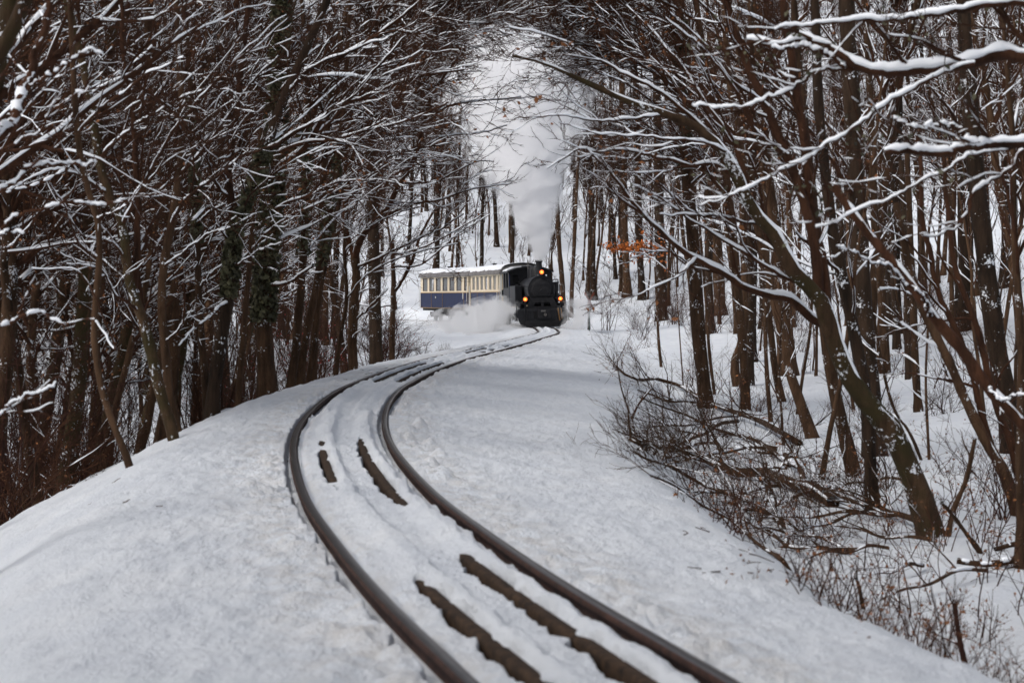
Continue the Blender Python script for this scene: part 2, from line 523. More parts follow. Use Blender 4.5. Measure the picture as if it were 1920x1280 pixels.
def build_rails():
    def sweep(name, doff, prof, mats, mi, y0, y1, label, cat, group):
        ss = [s_of_y(y0)]
        while ss[-1] < s_of_y(y1) if y1 < 131 else ss[-1] < SS[-1] - 1: ss.append(ss[-1] + .12 + .3 * (ss[-1] / 100))
        ss = np.array(ss); P = np.array(prof)
        X, Y = track_pos(ss[:, None], doff + P[None, :, 0])
        Z = zt(Y) + P[None, :, 1]
        V = np.stack([X, Y, Z], -1).reshape(-1, 3)
        F = grid_faces(1, len(ss), len(P), closed=True)
        me = mesh_from(name, V, F, mats, np.tile(mi, len(ss) - 1), smooth=False)
        tag(link(name, me), label, cat, group)
    rp = [(-.050, -.125), (-.050, -.115), (-.010, -.100), (-.009, -.040), (-.030, -.030), (-.030, -.006), (-.024, 0), (.024, 0), (.030, -.006), (.030, -.030), (.009, -.040), (.010, -.100), (.050, -.115), (.050, -.125)]
    mi = [1, 1, 1, 1, 1, 1, 0, 1, 1, 1, 1, 1, 1, 1]
    for sgn, lab in ((-1, 'left-hand running rail on the outside of the bend, snow banked on its outer side'),
                     (1, 'right-hand running rail on the inside of the bend beside the smooth snow bank')):
        sweep('rail', sgn * .415, rp, [M['rail_top'], M['rail_rust']], mi, .5, 140, lab, 'rail', 'running rails of the narrow track')
    gp = [(-.045, -.125), (-.028, -.060), (-.030, -.022), (-.022, -.010), (.022, -.010), (.030, -.022), (.028, -.060), (.045, -.125)]
    for sgn, lab in ((-1, 'brown check rail between the running rails, the one nearer the left rail, mostly under snow'),
                     (1, 'brown check rail nearer the right running rail, broad bare lengths showing')):
        sweep('check_rail', sgn * GUARD, gp, [M['guard_rust']], [0] * 8, 1.5, 90, lab, 'rail', 'check rails inside the track')

build_terrain()
build_track_bed()
build_rails()
# ------------------------------------------------------------------ the train
M['loco_black'] = flat_mat('loco_black', (0.010, 0.010, 0.012), 0.5, 0.0, 0.3, var=0.35, vscale=5)
M['loco_matt'] = flat_mat('loco_matt', (0.013, 0.0125, 0.014), 0.7, 0.0, 0.25, var=0.5, vscale=8)
M['steel'] = flat_mat('steel', (0.16, 0.15, 0.14), 0.4, 0.7, 0.5, var=0.3, vscale=9)
M['brass'] = flat_mat('brass', (0.28, 0.15, 0.05), 0.4, 0.8, 0.5)
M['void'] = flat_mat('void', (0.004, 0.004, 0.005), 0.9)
M['blue'] = flat_mat('blue', (0.006, 0.014, 0.062), 0.5, 0, 0.15, var=0.2, vscale=2)
M['cream'] = flat_mat('cream', (0.78, 0.66, 0.48), 0.5, 0, 0.3, var=0.1, vscale=3)
M['gilt'] = flat_mat('gilt', (0.34, 0.20, 0.06), 0.5)
M['roof_grey'] = flat_mat('roof_grey', (0.16, 0.15, 0.145), 0.7, var=0.3, vscale=4)
M['underframe'] = flat_mat('underframe', (0.03, 0.028, 0.027), 0.8, var=0.4, vscale=6)
M['interior'] = flat_mat('interior', (0.07, 0.035, 0.018), 0.6)
M['curtain'] = flat_mat('curtain', (0.10, 0.035, 0.03), 0.8)
M['white_plate'] = flat_mat('white_plate', (0.7, 0.7, 0.68), 0.5)
M['lamp_white'] = flat_mat('lamp_white', (0.8, 0.8, 0.8), 0.4)

def glass_mat():
    m, nt, b = new_mat('window_glass')
    b.inputs['Base Color'].default_value = (0.55, 0.58, 0.6, 1)
    b.inputs['Roughness'].default_value = 0.03
    b.inputs['Alpha'].default_value = 0.18
    return m
M['glass'] = glass_mat()

def glow_mat():
    m, nt, b = new_mat('lamp_glow')
    co = obj_coord(nt)
    ln = nt.nodes.new('ShaderNodeVectorMath'); ln.operation = 'LENGTH'
    nt.links.new(co, ln.inputs[0])
    sc = nt.nodes.new('ShaderNodeMath'); sc.operation = 'MULTIPLY'; sc.inputs[1].default_value = 9.0
    nt.links.new(ln.outputs['Value'], sc.inputs[0])
    r = ramp(nt, sc.outputs[0], [(0.0, (1.0, 0.70, 0.35)), (0.28, (1.0, 0.42, 0.08)), (0.6, (1.0, 0.13, 0.01)), (0.95, (0.45, 0.03, 0.005))])
    nt.links.new(r.outputs[0], b.inputs['Emission Color'])
    b.inputs['Emission Strength'].default_value = 2.2
    b.inputs['Base Color'].default_value = (0.3, 0.1, 0.02, 1)
    return m
M['glow'] = glow_mat()

class BM:
    """collects shaped pieces into one mesh"""
    def __init__(s): s.b = bmesh.new()
    def box(s, x0, x1, y0, y1, z0, z1, bev=0.0):
        r = bmesh.ops.create_cube(s.b, size=1)
        for v in r['verts']:
            v.co = Vector(((x0 + x1) / 2 + v.co.x * (x1 - x0), (y0 + y1) / 2 + v.co.y * (y1 - y0), (z0 + z1) / 2 + v.co.z * (z1 - z0)))
        if bev:
            es = list({e for v in r['verts'] for e in v.link_edges})
            bmesh.ops.bevel(s.b, geom=es, offset=bev, segments=2, affect='EDGES', profile=.5)
        return s
    def cyl(s, a, b, r0, r1=None, n=20, caps=True):
        a = Vector(a); b = Vector(b); r1 = r0 if r1 is None else r1
        d = b - a
        r = bmesh.ops.create_cone(s.b, cap_ends=caps, segments=n, radius1=r0, radius2=r1, depth=d.length)
        q = Vector((0, 0, 1)).rotation_difference(d.normalized())
        for v in r['verts']: v.co = q @ v.co + (a + b) / 2
        return s
    def lathe(s, prof, c, axis='y', n=40):
        """prof: (distance along the axis, radius)"""
        rings = []
        for t, rad in prof:
            ring = []
            for i in range(n):
                a = 2 * math.pi * i / n; u, v = rad * math.cos(a), rad * math.sin(a)
                p = (c[0] + u, c[1] + t, c[2] + v) if axis == 'y' else (c[0] + u, c[1] + v, c[2] + t) if axis == 'z' else (c[0] + t, c[1] + u, c[2] + v)
                ring.append(s.b.verts.new(p))
            rings.append(ring)
        for A, B in zip(rings, rings[1:]):
            for i in range(n): s.b.faces.new((A[i], A[(i + 1) % n], B[(i + 1) % n], B[i]))
        s.b.faces.new(rings[0]); s.b.faces.new(rings[-1])
        return s
    def prism(s, poly, y0, y1, plane='xz'):
        """outline in x,z pushed from y0 to y1 (or in y,z pushed along x)"""
        def P(p, t): return (p[0], t, p[1]) if plane == 'xz' else (t, p[0], p[1]) if plane == 'yz' else (p[0], p[1], t)
        A = [s.b.verts.new(P(p, y0)) for p in poly]; B = [s.b.verts.new(P(p, y1)) for p in poly]
        s.b.faces.new(A); s.b.faces.new(B[::-1])
        for i in range(len(poly)): j = (i + 1) % len(poly); s.b.faces.new((A[i], B[i], B[j], A[j]))
        return s
    def pipe(s, pts, r, n=8):
        for a, b in zip(pts, pts[1:]): s.cyl(a, b, r, n=n)
        for p in pts[1:-1]:
            q = bmesh.ops.create_icosphere(s.b, subdivisions=1, radius=r * 1.05)
            for v in q['verts']: v.co += Vector(p)
        return s
    def torus(s, c, R_, r, axis='y', n=32):
        for i in range(n):
            a0, a1 = 2 * math.pi * i / n, 2 * math.pi * (i + 1) / n
            f = (lambda a: (c[0] + R_ * math.cos(a), c[1], c[2] + R_ * math.sin(a))) if axis == 'y' else (lambda a: (c[0], c[1] + R_ * math.cos(a), c[2] + R_ * math.sin(a)))
            s.cyl(f(a0), f(a1), r, n=8)
        return s
    def build(s, name, mat, parent=None, loc=None, smooth=False, label=None):
        bmesh.ops.recalc_face_normals(s.b, faces=s.b.faces)
        me = bpy.data.meshes.new(name); s.b.to_mesh(me); s.b.free()
        me.materials.append(mat)
        for p in me.polygons: p.use_smooth = smooth
        if smooth: me.set_sharp_from_angle(angle=math.radians(35))
        o = link(name, me, parent, loc)
        if label: o['label'] = label
        return o

def on_track(front, back):
    """base point at the front, and the turn that lays +y from front to back"""
    a = np.array(front); b = np.array(back)
    return (a[0], a[1], float(zt(a[1]))), math.atan2(-(b[0] - a[0]), b[1] - a[1])

def build_loco():
    loc, rz = on_track((1.37, 87.6), (.60, 94.2))
    e = empty('steam_locomotive', loc, rz)
    e.rotation_euler.x = 0; e.rotation_euler.y = math.radians(-1.2)
    tag(e, 'small black steam locomotive coming head-on, three amber lamps lit', 'locomotive')
    blk, mt = M['loco_black'], M['loco_matt']
    # front plate with rounded lower corners
    poly = [(-.86, .10), (.86, .10), (.99, .15), (1.07, .29), (1.11, .55), (1.10, .76), (.98, .86), (-.98, .86), (-1.10, .76), (-1.11, .55), (-1.07, .29), (-.99, .15)]
    fp = BM().prism(poly, 0, .05).box(-1.06, 1.06, -.02, .10, .72, .80, .01).box(-.62, -.585, -.03, .02, .2, .7).box(.585, .62, -.03, .02, .2, .7)
    for i in range(-8, 9):
        if abs(i) > 2: fp.cyl((i * .11, -.012, .67), (i * .11, .01, .67), .014, n=8)
    fp.build('front_plate', blk, e)
    BM().prism([(-.80, .10), (.80, .10), (.74, .02), (-.74, .02)], -.10, -.03).prism([(-.86, .12), (.86, .12), (.80, .30), (-.80, .30)], -.06, -.005).build('snow_plough', mt, e)
    b = BM().box(-.24, .36, -.14, .0, .40, .78, .015).build('coupler_box', mt, e)
    BM().box(-.03, .20, -.155, -.13, .46, .66, .01).build('coupler_mouth', M['void'], b)
    BM().torus((.085, -.17, .56), .05, .018).cyl((.085, -.26, .50), (.085, -.15, .56), .022, n=8).build('coupling_hook', M['steel'], b)
    BM().box(-.42, -.28, -.025, .03, .38, .70).build('plate_slot', M['void'], e)
    # apron between plate and smokebox with two tapered openings
    ap = BM()
    ap.prism([(-.06, .86), (.06, .86), (.05, 1.22), (-.05, 1.22)], .10, .14)
    ap.prism([(-.70, .86), (-.42, .86), (-.30, 1.16), (-.50, 1.30)], .10, .14).prism([(.70, .86), (.42, .86), (.30, 1.16), (.50, 1.30)], .10, .14)
    ap.prism([(-.50, 1.30), (-.42, 1.10), (.42, 1.10), (.50, 1.30)], .096, .144).prism([(-.72, .85), (.72, .85), (.70, .93), (-.70, .93)], .09, .15)
    ap.build('apron', mt, e)
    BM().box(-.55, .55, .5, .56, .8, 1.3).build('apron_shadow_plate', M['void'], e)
    BM().box(-.50, .50, .12, 6.6, .42, .86).build('frames', mt, e)
    # boiler, smokebox and its door
    cz = 1.66
    BM().lathe([(0, .45), (0, .60), (.04, .615), (1.2, .615), (1.22, .57), (4.1, .57), (4.1, .3)], (0, .30, cz), n=48).build('boiler', blk, e, smooth=True)
    dr = BM().lathe([(-.115, .02), (-.11, .20), (-.085, .38), (-.05, .49), (-.012, .52), (.01, .52)], (0, .30, cz), n=48).build('smokebox_door', mt, e, smooth=True)
    BM().torus((0, .262, cz), .52, .018, n=48).torus((0, .225, cz), .40, .010, n=40).build('door_ring', blk, dr, smooth=True)
    hb = BM().box(-.30, .52, .17, .185, cz + .22, cz + .245).box(-.30, .52, .17, .185, cz - .245, cz - .22).cyl((.54, .23, cz - .3), (.54, .23, cz + .3), .02, n=8)
    hb.cyl((-.02, .12, cz), (-.02, .2, cz), .03, n=10).cyl((-.02, .14, cz), (-.13, .14, cz - .08), .012, n=6)
    for i in range(10):
        a = i / 10 * 6.283 + .3
        hb.box(.5 * math.cos(a) - .018, .5 * math.cos(a) + .018, .225, .26, cz + .5 * math.sin(a) - .018, cz + .5 * math.sin(a) + .018)
    hb.build('door_fittings', blk, dr)
    BM().lathe([(.0, .24), (.10, .17), (.16, .14), (.66, .135), (.70, .165), (.76, .17), (.78, .155), (.76, .10)], (0, 1.0, 2.20), 'z', 28).build('chimney', blk, e, smooth=True)
    BM().lathe([(0, .30), (.12, .27), (.40, .26), (.52, .19), (.56, .05)], (0, 2.1, 2.14), 'z', 28).build('sand_dome', blk, e, smooth=True)
    BM().lathe([(0, .30), (.12, .26), (.42, .25), (.56, .17), (.60, .05)], (0, 3.2, 2.14), 'z', 28).build('steam_dome', blk, e, smooth=True)
    BM().cyl((-.22, 3.2, 2.6), (-.22, 3.2, 3.02), .022, n=8).cyl((-.22, 3.2, 2.86), (-.22, 3.2, 2.98), .042, .02, n=10).cyl((-.10, 1.6, 2.3), (-.10, 1.6, 2.93), .014, n=6).build('whistle', M['steel'], e)
    BM().pipe([(-.60, .34, cz + .12), (-.60, 2.2, cz + .22), (-.60, 4.1, cz + .22)], .017).pipe([(.60, .34, cz + .12), (.60, 2.2, cz + .22), (.60, 4.1, cz + .22)], .017).pipe([(-.44, .27, cz + .43), (-.2, .27, cz + .60), (.2, .27, cz + .60), (.44, .27, cz + .43)], .014).build('handrail', mt, e)
    BM().box(-.98, .98, .18, 4.2, 1.03, 1.07).box(-.98, -.93, .18, 4.2, .93, 1.04).box(.93, .98, .18, 4.2, .93, 1.04).build('running_board', mt, e)
    for sx in (-1, 1):
        xa, xb = sorted((sx * .64, sx * .98))
        tk = BM().box(xa, xb, 2.0, 4.2, 1.07, 1.86, .03).build('side_tank', blk, e)
        BM().cyl((sx * .8, 2.3, 1.86), (sx * .8, 2.3, 1.93), .11, n=16).build('tank_lid', mt, tk)
        BM().lathe([(0, .05), (0, .21), (.03, .23), (.62, .23), (.65, .21), (.65, .05)], (sx * .92, .45, .60), n=24).build('cylinder', blk, e, smooth=True)
        BM().box(xa + .02, xb - .02, .50, 1.05, .84, 1.02, .02).cyl((sx * .8, .38, .93), (sx * .8, 1.18, .93), .085, n=16).build('valve_chest', mt, e)
        rd = BM().box(sx * .90 - .02, sx * .90 + .02, 1.1, 4.5, .36, .43).box(sx * .93 - .02, sx * .93 + .02, 1.1, 3.2, .52, .58)
        rd.build('coupling_rod', M['steel'], e)
        for k in range(4):
            y = 1.55 + k * .88
            w = BM().lathe([(-.05, .10), (-.05, .36), (.05, .375), (.05, .10)], (sx * .42, y, .375), 'x', 32).cyl((sx * .42, y, .375), (sx * .86, y, .375), .06, n=10)
            w.build('wheel', mt, e, smooth=True)
            BM().prism([(y - .08, .30), (y + .20, .34), (y + .20, .43), (y - .08, .46)], min(sx * .80, sx * .87), max(sx * .80, sx * .87), 'yz').build('crank', M['steel'], e)
        # steps, hoses and lubricator pipes beside the front plate
        ST = BM().box(min(sx * 1.10, sx * 1.22), max(sx * 1.10, sx * 1.22), .06, .36, .30, .33).box(min(sx * 1.10, sx * 1.22), max(sx * 1.10, sx * 1.22), .06, .36, .58, .61)
        ST.box(sx * 1.15 - .015, sx * 1.15 + .015, .09, .13, .30, .95).build('step', mt, e)
        BM().pipe([(sx * .68, -.03, .84), (sx * .68, -.07, .70), (sx * .72, -.07, .40), (sx * .75, -.04, .28)], .022).pipe([(sx * .80, -.03, .84), (sx * .82, -.09, .66), (sx * .84, -.06, .36)], .018).build('brake_hose', M['brass'] if sx > 0 else mt, e)
        BM().pipe([(sx * .54, .9, 1.35), (sx * .72, .9, 1.22), (sx * .78, .9, 1.04)], .06, 10).build('steam_pipe', mt, e)
        lp = BM().lathe([(0, .105), (.0, .125), (.03, .125), (.06, .10), (.16, .085), (.18, .03)], (sx * .78, -.10, 1.25), n=24).box(sx * .78 - .02, sx * .78 + .02, -.04, .0, .86, 1.16).box(sx * .78 - .05, sx * .78 + .05, -.05, .02, 1.36, 1.42)
        lp.build('lamp_housing', mt, e, smooth=True)
        BM().lathe([(-.03, .012), (-.022, .05), (.0, .088), (.008, .088)], (0, 0, 0), n=24).build('headlight', M['glow'], e, (sx * .78, -.10, 1.25), True)
    # air pump on the right, with pipes
    BM().cyl((.80, 1.45, 1.12), (.80, 1.45, 1.50), .14, n=20).cyl((.80, 1.45, 1.50), (.80, 1.45, 1.58), .06, n=12).cyl((.80, 1.45, 1.58), (.80, 1.45, 1.96), .13, n=20).cyl((.80, 1.45, 1.94), (.80, 1.45, 2.0), .15, n=20).pipe([(.9, 1.4, 1.95), (.9, 1.4, 2.1), (.7, 1.5, 2.1), (.58, 1.6, 1.9)], .02).cyl((.96, 1.4, 1.1), (.96, 1.4, 1.9), .02, n=8).build('air_pump', blk, e, smooth=True)
    # top lamp
    BM().lathe([(0, .115), (0, .14), (.04, .14), (.08, .115), (.24, .10), (.26, .03)], (0, .10, 2.43), n=24).box(-.05, .05, .2, .3, 2.2, 2.36).cyl((0, .2, 2.55), (0, .2, 2.63), .035, n=10).build('lamp_housing', mt, e, smooth=True)
    BM().lathe([(-.03, .012), (-.022, .055), (.0, .092), (.008, .092)], (0, 0, 0), n=24).build('headlight', M['glow'], e, (0, .10, 2.43), True)
    BM().box(-.10, .10, -.165, -.157, .69, .76).build('number_plate', M['steel'], e)
    # cab
    cab = BM()
    cab.box(-.99, .99, 4.2, 4.25, 1.0, 1.75).box(-.99, -.82, 4.2, 4.25, 1.75, 2.5).box(.82, .99, 4.2, 4.25, 1.75, 2.5).box(-.52, .52, 4.2, 4.25, 1.75, 2.5).box(-.82, -.52, 4.2, 4.25, 2.36, 2.5).box(.52, .82, 4.2, 4.25, 2.36, 2.5).box(-.82, -.52, 4.2, 4.25, 1.75, 1.95).box(.52, .82, 4.2, 4.25, 1.75, 1.95)
    cab.prism([(-.99, 2.5), (.99, 2.5), (.6, 2.64), (0, 2.70), (-.6, 2.64)], 4.2, 4.25)
    for sx in (-1, 1):
        a, b2 = sorted((sx * .96, sx * .99))
        cab.box(a, b2, 4.25, 6.55, .95, 1.78).box(a, b2, 4.25, 4.6, 1.78, 2.5).box(a, b2, 5.3, 5.6, 1.78, 2.5).box(a, b2, 6.2, 6.55, 1.78, 2.5)
    cab.box(-.96, .96, 6.52, 6.55, .95, 2.5)
    c = cab.build('cab', blk, e)
    for sx in (-1, 1):
        BM().torus((sx * .67, 4.19, 2.155), .145, .015, n=24).cyl((sx * .67, 4.205, 2.155), (sx * .67, 4.215, 2.155), .14, n=24).build('window', M['void'], c)
    rf = [( -1.08, 2.46), (-1.06, 2.53), (-.62, 2.69), (0, 2.76), (.62, 2.69), (1.06, 2.53), (1.08, 2.46), (.6, 2.64), (0, 2.71), (-.6, 2.64)]
    r_ = BM().prism(rf, 4.0, 6.8).box(-.3, .3, 5.0, 5.5, 2.72, 2.80).build('cab_roof', blk, e)
    BM().prism([(-1.0, 2.56), (-.62, 2.70), (0, 2.77), (.5, 2.72), (.4, 2.77), (0, 2.81), (-.6, 2.76), (-.95, 2.63)], 5.0, 6.78).build('roof_snow', M['branch_snow'], e)
    BM().cyl((-.97, 6.62, .8), (-.97, 6.62, 2.3), .018, n=8).cyl((-.97, 4.12, 1.0), (-.97, 4.12, 2.4), .018, n=8).build('grab_rail', M['blue'], e)

def build_carriage(front, back, label, seethrough, nwin, L, door_at_front, plate):
    loc, rz = on_track(front, back)
    e = empty('railway_carriage', loc, rz)
    tag(e, label, 'carriage', 'blue and cream carriages of the train')
    W = 1.03
    zb, zs, zh, ze = .72, 1.57, 2.39, 2.50
    # window openings along the side
    y0, y1 = .95, L - .30
    pit = (y1 - y0) / nwin
    ow = pit * .68
    opens = [(y0 + (i + .5) * pit - ow / 2, y0 + (i + .5) * pit + ow / 2) for i in range(nwin)]
    door = (.22, .66)
    for sx in (-1, 1):
        a, b = sorted((sx * (W - .04), sx * W))
        BM().box(a, b, .0, L, zb, zs).build('lower_panel', M['blue'], e, label='dark blue lower side panelling')
        up = BM().box(a, b, 0, L, zs, zs + .10).box(a, b, 0, L, zh, ze)
        ys = [0] + [v for o in ([door] + opens) for v in o] + [L]
        for i in range(0, len(ys), 2): up.box(a, b, ys[i], ys[i + 1], zs + .10, zh)
        up.build('upper_panel', M['cream'], e, label='cream upper side between the windows')
        tr = BM()
        c1, c2 = sorted((sx * W, sx * (W + .014)))
        tr.box(c1, c2, 0, L, zs - .015, zs + .02).box(c1, c2, 0, L, zb, zb + .03).box(c1, c2, 0, L, ze - .03, ze)
        for y in (.14, .74, L * .52, L * .76, L - .03): tr.box(c1, c2, y - .010, y + .010, zb + .03, zs - .015)
        tr.build('trim', M['gilt'], e)
        for (wa, wb) in [door] + opens:
            f = BM()
            f0, f1 = sorted((sx * (W - .05), sx * (W + .010)))
            za, zz = zs + .10, zh
            f.box(f0, f1, wa, wa + .025, za, zz).box(f0, f1, wb - .025, wb, za, zz).box(f0, f1, wa + .025, wb - .025, za, za + .03).box(f0, f1, wa + .025, wb - .025, zz - .03, zz)
            fo = f.build('window', M['cream'] if seethrough else M['interior'], e)
            BM().box(min(sx * (W - .028), sx * (W - .022)), max(sx * (W - .028), sx * (W - .022)), wa + .02, wb - .02, za + .02, zz - .02).build('pane', M['glass'], fo)
            if not seethrough:
                cu = BM(); k0, k1 = sorted((sx * (W - .10), sx * (W - .085)))
                for q in range(3): cu.box(k0, k1, wa + .02 + q * .05, wa + .055 + q * .05, za, zz)
                cu.build('curtain', M['curtain'], fo)
        dh = BM().box(c1, c2 + .0, door[0] - .06, door[0] - .045, zb + .1, zs + .7).cyl((sx * (W + .04), .10, 1.1), (sx * (W + .04), .10, 1.9), .012, n=6)
        dh.build('door_handrail', M['white_plate'], e)
        BM().box(min(sx * W, sx * (W + .20)), max(sx * W, sx * (W + .20)), .15, .72, .42, .45).box(min(sx * W, sx * (W + .1)), max(sx * W, sx * (W + .1)), .15, .72, .60, .63).build('step', M['underframe'], e)
        if sx < 0:
            pl = BM().box(-W - .018, -W, .84, .96, zs - .34, zs - .02).build('notice_plate', M['white_plate'], e, label='small white lettered plate beside the door')
            t = BM()
            for q, (w_, h_) in enumerate(((.07, .03), (.05, .02), (.08, .02), (.06, .03))):
                t.box(-W - .021, -W - .018, .90 - w_ / 2, .90 + w_ / 2, zs - .08 - q * .07 - h_, zs - .08 - q * .07)
            t.build('plate_lettering', M['void'], pl)
            if plate:
                sg = BM().lathe([(-.012, .02), (-.012, .11), (.0, .12)], (-W, L * .66, 1.32), 'x', 24).build('round_emblem', M['underframe'], e)
                BM().box(-W - .02, -W - .013, L * .66 - .05, L * .66 + .09, 1.27, 1.37).build('emblem_lettering', M['white_plate'], sg)
    # ends with their doorway
    for (ya, yb) in ((0, .04), (L - .04, L)):
        BM().box(-W + .04, -.35, ya, yb, zb, ze).box(.35, W - .04, ya, yb, zb, ze).box(-.35, .35, ya, yb, 2.35, ze).box(-.35, .35, ya + .01, yb - .01, zb, 1.55).build('end_wall', M['cream'], e)
        BM().prism([(-W, ze), (W, ze), (.6, ze + .20), (0, ze + .27), (-.6, ze + .20)], ya, yb).build('gable', M['cream'], e)
    BM().box(-W + .04, W - .04, .04, L - .04, zb, zb + .06).build('floor_boards', M['interior'], e)
    st = BM()
    if not seethrough: st.box(-.03, .03, .9, L - .1, zb + .06, ze)
    for i in range(nwin):
        y = y0 + (i + .5) * pit
        st.box(-W + .06, -.25, y - .25, y - .2, 1.0, 1.72).box(.25, W - .06, y - .25, y - .2, 1.0, 1.72).box(-W + .06, -.25, y - .2, y + .1, 1.05, 1.12).box(.25, W - .06, y - .2, y + .1, 1.05, 1.12)
    st.build('seats', M['interior'], e)
    # roof: shallow arch with ribs, and the snow lying on it in a ragged sheet
    def arch(w, z0, h, n=12): return [(w * math.cos(math.pi * i / n), z0 + h * math.sin(math.pi * i / n) ** .85) for i in range(n + 1)]
    A = arch(W + .10, ze - .02, .40)
    rf = BM().prism(A + [(-W - .10, ze - .07), (W + .10, ze - .07)], -.28, L + .16)
    for i in range(9):
        y = -.1 + (L + .1) * i / 8
        for (p, q) in zip(A, A[1:]): rf.cyl((p[0], y, p[1]), (q[0], y, q[1]), .014, n=5)
    rf.build('roof', M['roof_grey'], e)
    r = np.random.default_rng(int(L * 10) + nwin)
    NY, NX = 90, 26
    ys = np.linspace(-.27, L + .15, NY)
    edge = .30 + .10 * fbm(ys * 1.5, ys * 0 + 4, 5, 4) + (.06 if not seethrough else -.02)
    edge = np.clip(edge + np.where((ys > 1.0) & (ys < L * .7), 0.0, 0.0), .05, .46)
    V = np.zeros((NY, NX, 3))
    for j in range(NX):
        u = j / (NX - 1)
        th = edge * 1.4 + (math.pi * .93 - edge * 1.4) * u
        x = -(W + .10) * np.cos(th)
        z = ze - .02 + .40 * np.sin(th) ** .85
        thick = .075 * np.clip(min(u, 1 - u) * 9, 0, 1) ** .5 * (1 + .5 * fbm(ys * 2, u * 5 + ys * 0, 8, 3))
        V[:, j] = np.stack([x, ys, z + thick + (-.006 if j in (0, NX - 1) else 0)], 1)
    link('roof_snow', mesh_from('roof_snow', V.reshape(-1, 3), grid_faces(1, NY, NX, closed=False), M['branch_snow']), e)
    BM().cyl((-.35, L * .62, ze + .3), (-.35, L * .62, ze + .50), .09, n=14).cyl((-.35, L * .62, ze + .50), (-.35, L * .62, ze + .53), .13, n=14).build('roof_ventilator', M['underframe'], e)
    # underframe and bogies
    BM().box(-.9, .9, .02, L - .02, .58, .72).box(-.04, .04, -.45, L + .35, .50, .60).box(-.25, .25, L * .4, L * .6, .35, .58).box(-.9, -.5, L * .43, L * .57, .30, .58).build('underframe', M['underframe'], e)
    for yc in (1.5, L - 1.5):
        for sx in (-1, 1):
            bg_ = BM().box(sx * .62 - .04, sx * .62 + .04, yc - .85, yc + .85, .30, .50, .01).box(sx * .64 - .06, sx * .64 + .06, yc - .62, yc - .38, .22, .50).box(sx * .64 - .06, sx * .64 + .06, yc + .38, yc + .62, .22, .50)
            b_ = bg_.build('bogie', M['underframe'], e)
            for dy in (-.5, .5):
                BM().lathe([(-.05, .05), (-.05, .28), (.04, .30), (.05, .05)], (sx * .42, yc + dy, .30), 'x', 28).build('wheel', M['steel'], b_, smooth=True)
    for y, s in ((0, -1), (L, 1)):
        BM().cyl((0, y, .55), (0, y + s * .30, .55), .05, n=12).cyl((0, y + s * .30, .55), (0, y + s * .34, .55), .16, n=20).build('buffer', M['underframe'], e)
    if door_at_front:
        BM().torus((-.88, -.22, 1.52), .15, .022, n=24).cyl((-.88, -.22, 1.52), (-.88, -.23, 1.52), .13, n=20).cyl((-.88, -.2, .7), (-.88, -.2, 1.5), .02, n=8).pipe([(-.8, -.2, 1.4), (-.7, -.25, 1.1), (-.5, -.25, .8)], .02).build('brake_wheel', M['loco_matt'], e)
        BM().box(-W, -W + .03, -.26, -.22, .72, 2.45).box(-W, -W + .03, -.01, .02, .72, 2.45).build('platform_post', M['white_plate'], e)
    tl = BM().pipe([(-W - .05, L + .02, .9), (-W - .05, L + .10, .8), (-W - .05, L + .10, 1.9)], .018).build('end_handrail', M['white_plate'], e)

build_loco()
build_carriage((.45, 95.3), (-1.22, 104.6), 'blue and cream carriage coupled next to the locomotive, see-through windows', True, 6, 9.0, True, False)
build_carriage((-1.34, 105.1), (-4.25, 113.8), 'last blue and cream carriage, dark curtained windows, farthest from the locomotive', False, 6, 9.1, False, True)

# ------------------------------------------------------------------ warning cross beside the line
def build_cross():
    p = at(1105, 608, 96); x, y = p[0], p[1]
    z = float(ground(np.array([x]), np.array([y]))[0])
    e = empty('warning_cross_sign', (x, y, z)); tag(e, 'rusty red diagonal warning cross on a thin green post in the snow', 'sign')
    H = CAM_H + (Y_H - 565) * 96 / F_PX - z
    BM().cyl((0, 0, -.2), (0, 0, H + .1), .028, n=10).build('post', flat_mat('post_green', (0.05, 0.11, 0.09), .6), e)
    red = flat_mat('rusty_red', (0.22, 0.06, 0.035), .7, var=.3)
    for a in (1, -1):
        b = BM().box(-.045, .045, -.045 - a * .01, -.03 - a * .01, -.48, .48, .004).build('cross_arm', red, e, (0, 0, H))
        b.rotation_euler.y = a * math.radians(27)
build_cross()

# ------------------------------------------------------------------ trees
K0 = 22

def rot_from(T, ang, phi):
    """directions at angle ang from T, turned by phi about it"""
    ref = np.where(np.abs(T[:, 2:3]) > .9, np.array([[1., 0, 0]]), np.array([[0, 0, 1.]]))
    A = norm(np.cross(T, ref)); B = np.cross(T, A)
    return norm(T * np.cos(ang)[:, None] + (A * np.cos(phi)[:, None] + B * np.sin(phi)[:, None]) * np.sin(ang)[:, None])

def grow(P, D, L, R0, R1, K, wig, trop, tw, r):
    N = len(P); pts = np.empty((N, K, 3)); pts[:, 0] = P; d = norm(D)
    st = (L / (K - 1))[:, None]
    for k in range(1, K):
        d = norm(d + wig * r.standard_normal((N, 3)) + tw * trop)
        pts[:, k] = pts[:, k - 1] + d * st
    t = np.linspace(0, 1, K)[None]
    rad = R0[:, None] * (1 - t) ** .8 + R1 * t
    return pts, rad

